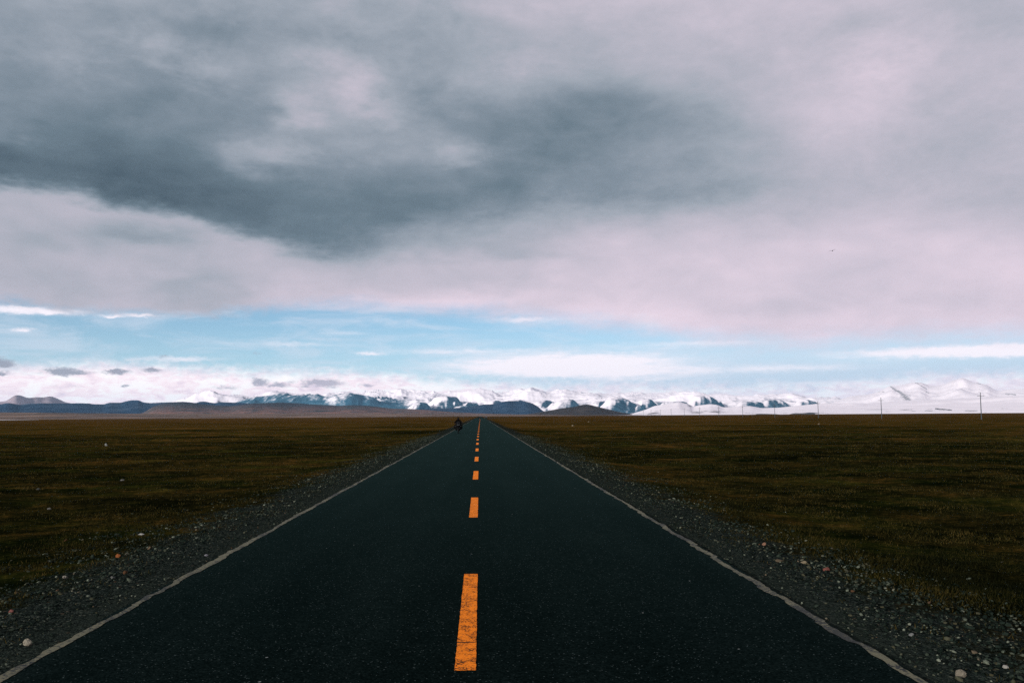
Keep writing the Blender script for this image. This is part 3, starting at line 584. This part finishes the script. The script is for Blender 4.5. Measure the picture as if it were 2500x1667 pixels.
m_right = mat_hill('white_mountain_slopes', (0.26, 0.27, 0.29, 1), (0.36, 0.36, 0.38, 1), (0.46, 0.45, 0.46, 1), SNOW, aspect=(-0.6, -0.5, 0.6), k_asp=0.75, thr=-0.02, nscale=0.0030, soft=0.10, fine=0.5, outcrops=((6457, 440, 6700, 190, 9, 60), (6825, 470, 6975, 350, 8, 14), (6300, 350, 6380, 320, 8, 8), (6960, 300, 7000, 285, 10, 8), (7640, 470, 7690, 445, 8, 8), (8000, 250, 8120, 240, 14, 10)))
m_low = mat_hill('snowfield', (0.035, 0.05, 0.065, 1), (0.06, 0.075, 0.085, 1), (0.11, 0.10, 0.10, 1), SNOW, aspect=(-0.75, -0.4, 0.5), k_asp=1.0, thr=0.16, nscale=0.0045, soft=0.10, fine=0.3, base_patch=1.3, outcrops=((7075, 26, 7290, 17, 4.5, 3.5), (7470, 13, 7630, 12, 1.6, 1.6), (6930, 15, 7040, 13, 1.2, 1.6)))
K = 1000.0
ridge_mesh('distant_peaks', P_PEAKS, 17 * K, 24 * K, 29 * K, m_far, 0.55, 1.5, 1.0, 3, wild=0.55, win=25, rows=90)
ridge_mesh('distant_mountain', P_FARLEFT, 20 * K, 24 * K, 29 * K, m_farleft, 0.35, 1.0, 1.0, 13)
ridge_mesh('snow_range', P_MID, 13.5 * K, 17 * K, 21 * K, m_mid, 0.60, 1.0, 1.0, 23, wild=0.60, win=25, rows=90)
ridge_mesh('dark_hills', P_DARKLEFT, 9.2 * K, 12 * K, 15 * K, m_dark, 0.30, 0.9, 1.0, 33, sharp=0.85)
ridge_mesh('blue_hill', P_BLUE, 9.3 * K, 10.6 * K, 12.0 * K, m_dark, 0.25, 0.9, 1.0, 43, sharp=0.9)
ridge_mesh('brown_foothills', P_BROWN, 6.0 * K, 8.4 * K, 10.5 * K, m_brown, 0.40, 0.7, 1.0, 53, sharp=0.9)
ridge_mesh('scrub_mound', P_MOUND, 5.0 * K, 6.2 * K, 7.4 * K, m_mound, 0.30, 1.0, 1.0, 63, sharp=0.85)
ridge_mesh('plain_rise', P_FOOT, 3.6 * K, 5.6 * K, 7.0 * K, m_foot, 0.15, 0.5, 1.0, 73, sharp=1.0, da=0.08, rows=24)
ridge_mesh('white_mountain', P_RIGHT, 9.5 * K, 15.5 * K, 20 * K, m_right, 0.42, 0.55, 1.0, 83, sharp=1.15)
ridge_mesh('snowfield', P_SNOWLOW, 4.8 * K, 9.2 * K, 11.5 * K, m_low, 0.55, 0.6, 1.0, 93, sharp=0.95)

def build_hills():
    """the round snow-streaked hills in front of the far range: one heightfield made of single hills"""
    az = np.arange(-15.5, 23.5, 0.045); d = np.linspace(9.8 * K, 16.5 * K, 96)
    AZ, D = np.meshgrid(az, d, indexing='ij'); Z = np.full(AZ.shape, -6.0)
    rs = np.random.default_rng(4)
    for i, (a, e, wl, wr, dk) in enumerate(HILLS):
        dk *= K; H = math.tan(rad(e)) * dk + CAM_H
        skew = 0.55                                                      # ridges run towards the viewer and to the left
        da = AZ - a + (dk - D) / dk * 9.0 * skew * (1 if i % 3 else 0.4)
        w = np.where(da < 0, wl, wr) * 1.30; lw = np.where(D < dk, 2300.0, 2000.0)
        u = np.abs(da + 0.28 * fbm(AZ * 1.1, D / 1500, 400 + i, 3)) / w + 0.16 * fbm(AZ * 1.7, D / 900, 200 + i, 3); v = np.abs(D - dk) / lw
        q = np.power(np.power(np.maximum(u, 0), 1.7) + np.power(v, 1.7), 1 / 1.7)
        rn = ridged((D * np.sin(np.radians(AZ)) + 300 * v) / 900.0, D / 900.0, 300 + i, 5, 0.5) - 0.62
        bell = np.where(q < 1.3, 1.10 / (1 + np.exp(np.minimum((q - 0.60) * 6.2, 30))) - 0.016, -0.05)
        h = H * (bell / 1.055 + 0.62 * rn * np.clip(q * 2.2, 0, 1) * np.clip(1.3 - q, 0, 1))
        Z = np.maximum(Z, h)
    R_ = np.radians(AZ); V = np.stack([D * np.sin(R_), D * np.cos(R_), Z], -1).reshape(-1, 3)
    struct(link('snow_hills', np_mesh('snow_hills', V, grid_faces(len(az), len(d))), m_mid))
build_hills()

# ------------------------------------------------------------------ mesh kit for the small things
def bm_new(): return bmesh.new()
def bm_cyl(bm, p0, p1, r0, r1=None, seg=14, cap=True):
    p0, p1 = Vector(p0), Vector(p1); r1 = r0 if r1 is None else r1; d = p1 - p0
    M = Matrix.Translation((p0 + p1) / 2) @ d.to_track_quat('Z', 'Y').to_matrix().to_4x4()
    bmesh.ops.create_cone(bm, cap_ends=cap, segments=seg, radius1=r0, radius2=r1, depth=d.length, matrix=M)
def bm_tube(bm, pts, r, seg=10):
    for a, b in zip(pts[:-1], pts[1:]): bm_cyl(bm, a, b, r, seg=seg)
    for q in pts[1:-1]: bmesh.ops.create_uvsphere(bm, u_segments=seg, v_segments=6, radius=r, matrix=Matrix.Translation(q))
def bm_box(bm, c, s, bev=0.0, rot=None):
    M = Matrix.Translation(c) @ (rot.to_4x4() if rot else Matrix.Identity(4)) @ Matrix.Diagonal((s[0], s[1], s[2], 1))
    r = bmesh.ops.create_cube(bm, size=1.0, matrix=M)
    if bev:
        es = list({e for v in r['verts'] for e in v.link_edges})
        bmesh.ops.bevel(bm, geom=es, offset=bev, segments=2, affect='EDGES', profile=0.6)
def bm_ball(bm, c, s, seg=20):
    bmesh.ops.create_uvsphere(bm, u_segments=seg, v_segments=seg // 2 + 2, radius=1.0, matrix=Matrix.Translation(c) @ Matrix.Diagonal((s[0], s[1], s[2], 1)))
def bm_torus(bm, c, R, r, axis='X', n=40, k=12, flat=1.0):
    vs = []
    for i in range(n):
        a = 2 * math.pi * i / n; row = []
        for j in range(k):
            b = 2 * math.pi * j / k; rr = R + r * math.cos(b); w = r * flat * math.sin(b)
            p = (w, rr * math.cos(a), rr * math.sin(a)) if axis == 'X' else (rr * math.cos(a), w, rr * math.sin(a))
            row.append(bm.verts.new((c[0] + p[0], c[1] + p[1], c[2] + p[2])))
        vs.append(row)
    for i in range(n):
        for j in range(k): bm.faces.new((vs[i][j], vs[(i + 1) % n][j], vs[(i + 1) % n][(j + 1) % k], vs[i][(j + 1) % k]))
def bm_loft(bm, secs, seg=20, p=2.6):
    """superellipse sections (centre, half width x, half height z) joined along their centres"""
    rings = []
    for (c, a, b) in secs:
        ring = []
        for i in range(seg):
            t = 2 * math.pi * i / seg; ct, st = math.cos(t), math.sin(t)
            ring.append(bm.verts.new((c[0] + a * math.copysign(abs(ct) ** (2 / p), ct), c[1], c[2] + b * math.copysign(abs(st) ** (2 / p), st))))
        rings.append(ring)
    for r0, r1 in zip(rings[:-1], rings[1:]):
        for i in range(seg): bm.faces.new((r0[i], r0[(i + 1) % seg], r1[(i + 1) % seg], r1[i]))
    bm.faces.new(rings[0]); bm.faces.new(rings[-1][::-1])
def done(name, bm, mat, parent=None, smooth=True):
    bmesh.ops.recalc_face_normals(bm, faces=bm.faces); me = bpy.data.meshes.new(name); bm.to_mesh(me); bm.free()
    if smooth:
        me.polygons.foreach_set('use_smooth', np.full(len(me.polygons), True)); me.set_sharp_from_angle(angle=rad(40))
    return link(name, me, mat, parent)
def copy_thing(root):
    r = root.copy(); COL.objects.link(r)
    for ch in root.children:
        c = ch.copy(); COL.objects.link(c); c.parent = r
        for gch in ch.children:
            d = gch.copy(); COL.objects.link(d); d.parent = c
    return r

# ------------------------------------------------------------------ utility poles
M_POLE = simple('weathered_pole', (0.030, 0.042, 0.048), 0.85, var=0.35, scale=3.0)
M_ARM = simple('steel_crossarm', (0.10, 0.11, 0.12), 0.6, 0.6)
M_INS = simple('insulator', (0.10, 0.085, 0.08), 0.3)
def build_poles():
    root = thing('utility_pole', 'x', 'pole', (0, 0, 0), 0, 'utility poles in a row across the right plain')
    b = bm_new(); bm_cyl(b, (0, 0, -0.6), (0, 0, 8.9), 0.165, 0.10, 18); bm_cyl(b, (0, 0, 8.9), (0, 0, 8.98), 0.10, 0.06, 18); done('shaft', b, M_POLE, root)
    b = bm_new(); bm_box(b, (0, -0.13, 7.72), (2.3, 0.09, 0.10), 0.012); bm_box(b, (0, -0.115, 7.72), (0.30, 0.05, 0.22), 0.01)
    arm = done('crossarm', b, M_ARM, root)
    b = bm_new(); bm_cyl(b, (-0.55, -0.13, 7.68), (0, -0.15, 7.15), 0.018); bm_cyl(b, (0.55, -0.13, 7.68), (0, -0.15, 7.15), 0.018); done('brace', b, M_ARM, root)
    for X in (-1.05, -0.55, 1.05):
        b = bm_new(); bm_cyl(b, (X, -0.13, 7.76), (X, -0.13, 7.88), 0.018)
        for k in range(3): bm_cyl(b, (X, -0.13, 7.86 + k * 0.055), (X, -0.13, 7.90 + k * 0.055), 0.062, 0.04)
        done('insulator', b, M_INS, root)
    P = [(166.2,280),(171.4,362),(177.0,445),(182.6,528),(188.4,612),(194.2,695),(200.2,780),(206.0,863),(212.2,951),(218.2,1036),(224.5,1125),(230.6,1211)]
    L = ['dark utility pole with crossarm, nearest and tallest, alone before the white mountain at far right',
         'utility pole second from the right, in front of the left foot of the white mountain',
         'utility pole third from the right, standing against the low pale snowfield',
         'utility pole fourth from the right in the row along the plain',
         'utility pole midway along the row, fifth from the right',
         'thin utility pole sixth from the right, before the snow hills',
         'thin utility pole seventh from the right, before the snow hills',
         'thin distant utility pole, fifth from the road end of the row',
         'thin distant utility pole, fourth from the road end of the row',
         'tiny distant utility pole, third from the road end of the row',
         'tiny distant utility pole, second from the road end of the row',
         'faintest and smallest utility pole, the one nearest the road and scrub mound']
    rz = math.atan2(-5.5, 83)
    for i, ((x, y), lb) in enumerate(zip(P, L)):
        o = root if i == 0 else copy_thing(root)
        o.location = (x, y, float(ground_z(np.array(x), np.array(y)))); o.rotation_euler = (0, rad(0.4) if i % 3 == 0 else rad(-0.3), rz); o['label'] = lb
build_poles()

# ------------------------------------------------------------------ motorcycle and rider (coming towards the camera)
M_BLK = simple('black_plastic', (0.0025, 0.0025, 0.003), 0.75, spec=0.04)
M_PAINT = simple('black_bodywork', (0.003, 0.003, 0.004), 0.75, spec=0.04)
M_TYRE = simple('tyre_rubber', (0.003, 0.003, 0.003), 0.9, spec=0.1)
M_METAL = simple('engine_metal', (0.006, 0.006, 0.006), 0.7, 0.3, spec=0.1)
M_LENS = simple('headlight_lens', (0.05, 0.055, 0.055), 0.5, spec=0.1)
M_SCR = simple('smoked_windscreen', (0.006, 0.006, 0.007), 0.5, spec=0.05)
M_BAG = simple('canvas_pannier', (0.003, 0.003, 0.003), 0.9, spec=0.02)
BIKE = (-2.54, 99.6, 0.0)
def build_bike():
    root = thing('motorcycle', 'black touring motorcycle with panniers coming along the left lane', 'motorcycle', BIKE, rad(2.0))
    for nm, yw in (('front_wheel', -0.74), ('rear_wheel', 0.72)):
        b = bm_new(); bm_torus(b, (0, yw, 0.32), 0.235, 0.020, n=40, k=8); bm_cyl(b, (-0.07, yw, 0.32), (0.07, yw, 0.32), 0.045)
        for k in range(10):
            a = 2 * math.pi * k / 10; bm_cyl(b, (0, yw, 0.32), (0, yw + 0.235 * math.cos(a), 0.32 + 0.235 * math.sin(a)), 0.009, seg=6)
        w = done(nm, b, M_METAL, root)
        b = bm_new(); bm_torus(b, (0, yw, 0.32), 0.265, 0.062, n=48, k=14, flat=1.1 if yw > 0 else 1.0); done('tyre', b, M_TYRE, w)
        b = bm_new(); bm_cyl(b, (0.075, yw, 0.32), (0.081, yw, 0.32), 0.13, seg=28); done('brake_disc', b, M_METAL, w)
    for sx in (-1, 1):
        b = bm_new(); bm_cyl(b, (sx * 0.095, -0.74, 0.32), (sx * 0.095, -0.52, 0.78), 0.030); bm_cyl(b, (sx * 0.095, -0.53, 0.76), (sx * 0.095, -0.43, 0.99), 0.021); done('fork_leg', b, M_METAL, root)
    b = bm_new(); bm_loft(b, [((0, -1.0, 0.50), 0.04, 0.01), ((0, -0.90, 0.62), 0.075, 0.02), ((0, -0.74, 0.66), 0.085, 0.022), ((0, -0.55, 0.62), 0.075, 0.02)]); done('mudguard', b, M_PAINT, root)
    b = bm_new(); bm_tube(b, [(0, -0.46, 0.93), (0, -0.10, 0.72), (0, 0.30, 0.62), (0, 0.72, 0.32)], 0.034); bm_tube(b, [(0, -0.42, 0.80), (0, -0.32, 0.34), (0, 0.20, 0.28), (0, 0.30, 0.62)], 0.026); done('frame', b, M_METAL, root)
    b = bm_new(); bm_box(b, (0, 0.0, 0.42), (0.30, 0.42, 0.26), 0.04)
    for k in range(5): bm_box(b, (0, -0.12, 0.56 + k * 0.026), (0.26, 0.20, 0.010), 0.003)
    bm_cyl(b, (-0.24, 0.02, 0.40), (0.24, 0.02, 0.40), 0.105, seg=24); done('engine', b, M_METAL, root)
    b = bm_new(); bm_loft(b, [((0, -0.40, 0.88), 0.06, 0.05), ((0, -0.30, 0.90), 0.14, 0.11), ((0, -0.10, 0.92), 0.175, 0.13), ((0, 0.10, 0.88), 0.14, 0.09), ((0, 0.20, 0.84), 0.08, 0.04)]); done('fuel_tank', b, M_PAINT, root)
    b = bm_new(); bm_loft(b, [((0, 0.08, 0.82), 0.11, 0.035), ((0, 0.25, 0.82), 0.15, 0.05), ((0, 0.48, 0.85), 0.15, 0.055), ((0, 0.80, 0.88), 0.11, 0.04), ((0, 0.90, 0.88), 0.06, 0.02)]); done('seat', b, M_BLK, root)
    b = bm_new(); bm_loft(b, [((0, -0.66, 0.93), 0.11, 0.10), ((0, -0.60, 0.93), 0.22, 0.20), ((0, -0.46, 0.90), 0.29, 0.26), ((0, -0.30, 0.84), 0.30, 0.24), ((0, -0.18, 0.80), 0.24, 0.16)], 24)
    done('fairing', b, M_PAINT, root)
    for sx in (-1, 1):
        b = bm_new(); bm_box(b, (sx * 0.30, -0.20, 0.60), (0.16, 0.10, 0.46), 0.04, Matrix.Rotation(rad(sx * 8), 3, 'Y')); done('leg_shield', b, M_BLK, root)
    b = bm_new(); bm_loft(b, [((0, -0.57, 1.10), 0.22, 0.02), ((0, -0.54, 1.17), 0.21, 0.06), ((0, -0.50, 1.25), 0.17, 0.06), ((0, -0.47, 1.32), 0.09, 0.02)], 18); done('windscreen', b, M_SCR, root)
    for X in (-0.085, 0.085):
        b = bm_new(); bm_ball(b, (X, -0.655, 0.95), (0.065, 0.03, 0.055)); done('headlight', b, M_LENS, root)
    b = bm_new(); bm_tube(b, [(-0.40, -0.36, 1.07), (-0.20, -0.42, 1.05), (0, -0.44, 1.00), (0.20, -0.42, 1.05), (0.40, -0.36, 1.07)], 0.014); hb = done('handlebar', b, M_METAL, root)
    for sx in (-1, 1):
        b = bm_new(); bm_cyl(b, (sx * 0.28, -0.395, 1.06), (sx * 0.42, -0.352, 1.072), 0.019); done('grip', b, M_BLK, hb)
        b = bm_new(); bm_cyl(b, (sx * 0.24, -0.42, 1.05), (sx * 0.36, -0.44, 1.22), 0.008); bm_ball(b, (sx * 0.38, -0.44, 1.26), (0.075, 0.022, 0.048)); done('mirror', b, M_BLK, hb)
        b = bm_new(); bm_box(b, (sx * 0.36, 0.62, 0.68), (0.26, 0.46, 0.44), 0.05); bm_box(b, (sx * 0.36, 0.62, 0.915), (0.24, 0.42, 0.03), 0.012); done('pannier', b, M_BAG, root)
        b = bm_new(); bm_cyl(b, (sx * 0.12, 0.05, 0.33), (sx * 0.31, 0.03, 0.33), 0.016); done('footpeg', b, M_METAL, root)
        b = bm_new(); bm_cyl(b, (sx * 0.20, -0.52, 0.78), (sx * 0.29, -0.54, 0.78), 0.02); bm_ball(b, (sx * 0.31, -0.545, 0.78), (0.04, 0.03, 0.028)); done('indicator', b, M_LENS, root)
    b = bm_new(); bm_tube(b, [(0.16, -0.10, 0.36), (0.20, 0.15, 0.27), (0.22, 0.50, 0.30), (0.23, 1.0, 0.38)], 0.042); done('exhaust', b, M_METAL, root)
    b = bm_new(); bm_box(b, (0, 0.92, 1.06), (0.70, 0.34, 0.44), 0.08); done('top_case', b, M_BAG, root)
build_bike()

def skin(name, J, Eg, mat, parent, sub=2, grow=1.0):
    """J: list of (x, y, z, r); Eg: edges; a continuous skinned surface"""
    me = bpy.data.meshes.new(name + '_cage'); me.from_pydata([j[:3] for j in J], Eg, []); me.update()
    o = bpy.data.objects.new(name + '_cage', me); COL.objects.link(o)
    md = o.modifiers.new('skin', 'SKIN'); md.use_smooth_shade = True
    sv = me.skin_vertices[0].data
    for i, j in enumerate(J): sv[i].radius = (j[3] * grow, j[3] * grow); sv[i].use_root = (i == 0)
    o.modifiers.new('sub', 'SUBSURF').levels = sub
    dg = bpy.context.evaluated_depsgraph_get(); dg.update()
    m2 = bpy.data.meshes.new_from_object(o.evaluated_get(dg)); m2.name = name
    bpy.data.objects.remove(o); bpy.data.meshes.remove(me)
    m2.polygons.foreach_set('use_smooth', np.full(len(m2.polygons), True))
    return link(name, m2, mat, parent)
def build_rider():
    M_JK = simple('black_riding_jacket', (0.0022, 0.0022, 0.0024), 0.9, spec=0.02)
    M_TR = simple('black_trousers', (0.0022, 0.0022, 0.0024), 0.9, spec=0.02)
    M_HM = simple('dark_helmet', (0.006, 0.004, 0.003), 0.75, spec=0.04)
    M_VS = simple('helmet_visor', (0.006, 0.006, 0.007), 0.5, spec=0.05)
    M_SK = simple('skin_tone', (0.30, 0.17, 0.11), 0.6)
    M_GL = simple('black_glove', (0.008, 0.008, 0.008), 0.8, spec=0.15)
    root = thing('person', 'motorcyclist in black jacket and dark helmet leaning to the handlebar', 'person', BIKE, rad(2.0))
    J = [(0, .34, .96, .15), (0, .30, 1.12, .155), (0, .24, 1.28, .165), (0, .17, 1.42, .13), (0, .13, 1.50, .062), (0, .10, 1.56, .075), (0, .08, 1.64, .100), (0, .085, 1.72, .075)]
    Ed = [(0, 1), (1, 2), (2, 3), (3, 4), (4, 5), (5, 6), (6, 7)]
    arms, legs, hands = [], [], []
    for s in (-1, 1):
        k = len(J); J += [(s * .19, .18, 1.42, .078), (s * .31, .04, 1.27, .060), (s * .42, -.08, 1.13, .050), (s * .385, -.24, 1.09, .040), (s * .350, -.335, 1.085, .030)]
        Ed += [(3, k), (k, k + 1), (k + 1, k + 2), (k + 2, k + 3), (k + 3, k + 4)]; arms.append(k)
        k = len(J); J += [(s * .13, .30, .90, .110), (s * .22, .08, .88, .090), (s * .27, -.14, .82, .070), (s * .27, -.05, .58, .060), (s * .25, .10, .41, .042), (s * .26, .06, .38, .040), (s * .27, -.08, .365, .036)]
        Ed += [(0, k)] + [(k + q, k + q + 1) for q in range(6)]; legs.append(k)
        w = arms[-1] + 4; hands.append(w)
        for f in range(4):                                               # four fingers over the grip
            fx = s * (.312 + .020 * f); k = len(J); L = (.9, 1.0, .95, .8)[f]
            J += [(fx, -.372, 1.098, .0100), (fx, -.372 - .042 * L, 1.078, .0092), (fx, -.366 - .036 * L, 1.045, .0085), (fx, -.372, 1.034, .0075)]
            Ed += [(w, k), (k, k + 1), (k + 1, k + 2), (k + 2, k + 3)]
        k = len(J); J += [(s * .320, -.345, 1.062, .0110), (s * .312, -.372, 1.040, .0100), (s * .322, -.398, 1.036, .0085)]
        Ed += [(w, k), (k, k + 1), (k + 1, k + 2)]
    skin('body', J, Ed, M_SK, root, 2)
    def sub(name, ids, mat, grow):
        mp = {a: b for b, a in enumerate(ids)}; skin(name, [J[a] for a in ids], [(mp[a], mp[b]) for a, b in Ed if a in mp and b in mp], mat, root, 2, grow)
    jid = [0, 1, 2, 3, 4, 5] + [q for a in arms for q in (a, a + 1, a + 2, a + 3, a + 4)]; sub('jacket', jid, M_JK, 1.5)
    sub('trousers', [0] + [q for a in legs for q in (a, a + 1, a + 2, a + 3, a + 4)], M_TR, 1.16)
    for a in legs: sub('boot', [a + 4, a + 5, a + 6], M_BLK, 1.30)
    for w in hands:
        a = [w] + [i for i in range(len(J)) if i > w and i in reach(w, Ed, w - 1)]; sub('glove', a, M_GL, 1.12)
    b = bm_new(); bm_ball(b, (0, .075, 1.675), (.130, .150, .140), 28); bm_loft(b, [((0, -.080, 1.600), .060, .045), ((0, -.040, 1.595), .098, .072), ((0, .06, 1.585), .122, .080), ((0, .14, 1.59), .10, .06)], 22); h = done('helmet', b, M_HM, root)
    b = bm_new(); bm_loft(b, [((0, -.088, 1.675), .055, .030), ((0, -.078, 1.675), .085, .042), ((0, -.035, 1.678), .116, .050), ((0, .02, 1.68), .126, .048)], 22); done('visor', b, M_VS, h)
def reach(w, Ed, stop):
    seen = {w, stop}; st = [w]
    while st:
        a = st.pop()
        for p, q in Ed:
            for u, v in ((p, q), (q, p)):
                if u == a and v not in seen: seen.add(v); st.append(v)
    return seen - {stop}
build_rider()

# ------------------------------------------------------------------ a car far off where the road bends
def build_car():
    M_CAR = simple('dark_car_paint', (0.012, 0.012, 0.016), 0.35); M_GLS = simple('car_glass', (0.02, 0.022, 0.025), 0.1)
    x = float(road_cl(745.0)) + 0.75
    root = thing('car', 'tiny dark car far away at the end of the road', 'car', (x, 745, 0.0), rad(-3))
    b = bm_new(); bm_loft(b, [((0, -2.15, 0.62), .74, .20), ((0, -2.0, 0.66), .86, .30), ((0, 0, 0.68), .90, .34), ((0, 1.9, 0.64), .86, .28), ((0, 2.15, 0.58), .72, .18)], 24, 4.5); body = done('body', b, M_CAR, root)
    b = bm_new(); bm_loft(b, [((0, -1.75, 1.0), .70, .08), ((0, -1.35, 1.22), .68, .26), ((0, -0.2, 1.26), .70, .30), ((0, 0.7, 1.18), .68, .24), ((0, 1.25, 0.98), .66, .06)], 24, 4.0); done('cabin', b, M_GLS, root)
    for sx in (-1, 1):
        for yy in (-1.35, 1.35):
            b = bm_new(); bm_torus(b, (sx * .80, yy, .33), .24, .09, n=28, k=10); w = done('wheel', b, M_TYRE, root)
            b = bm_new(); bm_cyl(b, (sx * .74, yy, .33), (sx * .88, yy, .33), .20, seg=20); done('rim', b, M_METAL, w)
        b = bm_new(); bm_box(b, (sx * .62, -2.12, .74), (.22, .08, .14), .02); done('tail_light', b, simple('tail_light', (0.12, 0.008, 0.006), 0.3), root)
build_car()

# ------------------------------------------------------------------ bird
def build_bird():
    M_B = simple('dark_feathers', (0.016, 0.018, 0.018), 0.9)
    d = 150.0; a, e = rad(22.89), rad(10.14)
    c = (d * math.cos(e) * math.sin(a), d * math.cos(e) * math.cos(a), CAM_H + d * math.sin(e))
    J = [(0, 0, 0, .055), (.10, 0, .01, .045), (.17, 0, .02, .034), (.22, 0, .018, .014), (-.12, 0, 0, .040), (-.22, 0, -.005, .016), (-.30, 0, -.01, .022)]
    Ed = [(0, 1), (1, 2), (2, 3), (0, 4), (4, 5), (5, 6)]
    o = skin('bird', J, Ed, M_B, None, 2)
    bm = bmesh.new(); bm.from_mesh(o.data)
    for s in (-1, 1):                                                    # wings with a bent wrist, thin aerofoil section
        st = [(.02, .02, .16, .016), (.20, .13, .15, .012), (.36, .11, .11, .008), (.46, .03, .05, .004)]
        rows = []
        for (sp, up, ch, th) in st:
            rows.append([bm.verts.new((dx, s * sp, up * 0.6 + dz)) for dx, dz in ((ch * .5, 0), (ch * .1, th), (-ch * .6, 0), (ch * .1, -th))])
        for r0, r1 in zip(rows[:-1], rows[1:]):
            for i in range(4): bm.faces.new((r0[i], r0[(i + 1) % 4], r1[(i + 1) % 4], r1[i]))
        bm.faces.new(rows[-1]); bm.faces.new(rows[0])
    bmesh.ops.recalc_face_normals(bm, faces=bm.faces); bm.to_mesh(o.data); bm.free()
    o.location = c; o.rotation_euler = (rad(-12), rad(-8), rad(60)); o.scale = (1.3, 1.3, 1.3)
    tag(o, 'small dark bird flying in front of the pale cloud on the right', 'bird')
build_bird()

# ------------------------------------------------------------------ stones that stand out on the verges
def build_rocks():
    rs = np.random.default_rng(21)
    def col(c): return tuple(c)
    L = [(-6.19,16.15,0.15,0.35,(.34,.34,.31),'flat pale white stone in the brown turf left of the gravel'),
         (-5.41,13.23,0.11,0.6,(.22,.075,.025),'rusty orange stone at the outer edge of the left gravel'),
         (-3.98,7.88,0.085,0.9,(.24,.22,.17),'pale beige upright stone close beside the left edge line'),
         (-4.56,11.03,0.07,0.7,(.10,.105,.095),'light grey stone amid the dark gravel of the left verge'),
         (-5.39,11.57,0.07,0.7,(.26,.24,.20),'small whitish stone in the turf near the bottom left'),
         (-4.92,9.39,0.048,0.8,(.22,.09,.075),'small pink stone at the left border of the photo'),
         (-3.94,12.70,0.055,0.7,(.20,.20,.22),'small lilac grey stone near the left edge line'),
         (4.46,11.14,0.09,0.65,(.17,.065,.05),'brick red stone on the outer gravel of the right verge'),
         (4.34,13.22,0.085,0.7,(.25,.14,.09),'peach coloured stone on the right gravel, farther up the road'),
         (4.34,11.59,0.08,0.7,(.17,.14,.09),'tan stone beside the brick red one on the right verge'),
         (4.12,6.80,0.055,0.6,(.28,.27,.24),'white slanted stone in the bottom right corner gravel'),
         (3.84,7.72,0.060,0.7,(.19,.20,.19),'whitish grey stone on the lower right gravel'),
         (3.60,6.52,0.105,0.7,(.19,.17,.13),'biggest pale stone hugging the right edge line at the bottom'),
         (4.03,11.65,0.12,0.4,(.085,.068,.045),'dull brown flat slab on the right gravel'),
         (-10.49,21.55,0.09,0.7,(.22,.22,.20),'lone pale stone in the left turf halfway down the plain'),
         (-13.16,32.40,0.15,0.5,(.26,.26,.24),'pale flat stone in the dark middle of the left plain'),
         (-14.06,28.11,0.13,0.6,(.10,.105,.095),'grey stone half sunk in the left plain near the border'),
         (-30.28,71.11,0.24,1.2,(.34,.36,.34),'tiny white upright stone far out on the left plain'),
         (70.8,178.0,0.50,0.8,(.26,.20,.13),'pale boulder far out on the right plain below the poles'),
         (19.26,179.1,0.50,0.8,(.26,.22,.15),'pale yellowish boulder on the right plain near the road end'),
         (33.69,267.3,0.70,0.7,(.18,.14,.09),'faint tan boulder farthest out on the right plain')]
    for x, y, w, asp, c, lb in L:
        V, F = rock_shape(rs, 3); V = V / np.array([1, 1, max(np.abs(V[:, 2]).max(), .2)])
        n = fbm(V[:, 0] * 2 + V[:, 2], V[:, 1] * 2 - V[:, 2], 9, 3); V = V * (1 + 0.10 * n)[:, None]
        V = V * np.array([w / 2, w / 2 * rs.uniform(.7, 1.0), w / 2 * asp]); a = rs.uniform(-.5, .5)
        V = V @ np.array([[math.cos(a), -math.sin(a), 0], [math.sin(a), math.cos(a), 0], [0, 0, 1]]).T
        o = link('rock', np_mesh('rock', V, F, False), simple('stone_face', tuple(v * (0.62 if y < 20 else 0.42) for v in c), 0.9, spec=0.05, var=0.45, scale=20 / w * .15))
        o.location = (x, y, float(ground_z(np.array(x), np.array(y))) + w / 2 * asp * 0.55)
        tag(o, lb, 'stone', 'stones lying about the verges and plain')
build_rocks()

# ------------------------------------------------------------------ air: haze between the plain and the far mountains
def build_haze():
    m = bpy.data.materials.new('haze_air'); m.use_nodes = True; nt = m.node_tree; nt.nodes.clear()
    v = nt.nodes.new('ShaderNodeVolumePrincipled'); v.inputs['Density'].default_value = HAZE; v.inputs['Color'].default_value = (0.38, 0.66, 0.92, 1)
    v.inputs['Density Attribute'].default_value = ''; v.inputs['Anisotropy'].default_value = 0.0
    o = nt.nodes.new('ShaderNodeOutputMaterial'); nt.links.new(v.outputs[0], o.inputs['Volume'])
    m.cycles.homogeneous_volume = True
    bm = bmesh.new(); bm_box(bm, (0, 0, 0), (1, 1, 1)); me = bpy.data.meshes.new('haze'); bm.to_mesh(me); bm.free()
    h = link('haze', me, m); h.location = (0, 0, 443); h.scale = (76000, 76000, 914); h['kind'] = 'stuff'
HAZE = 1.1e-5
build_haze()
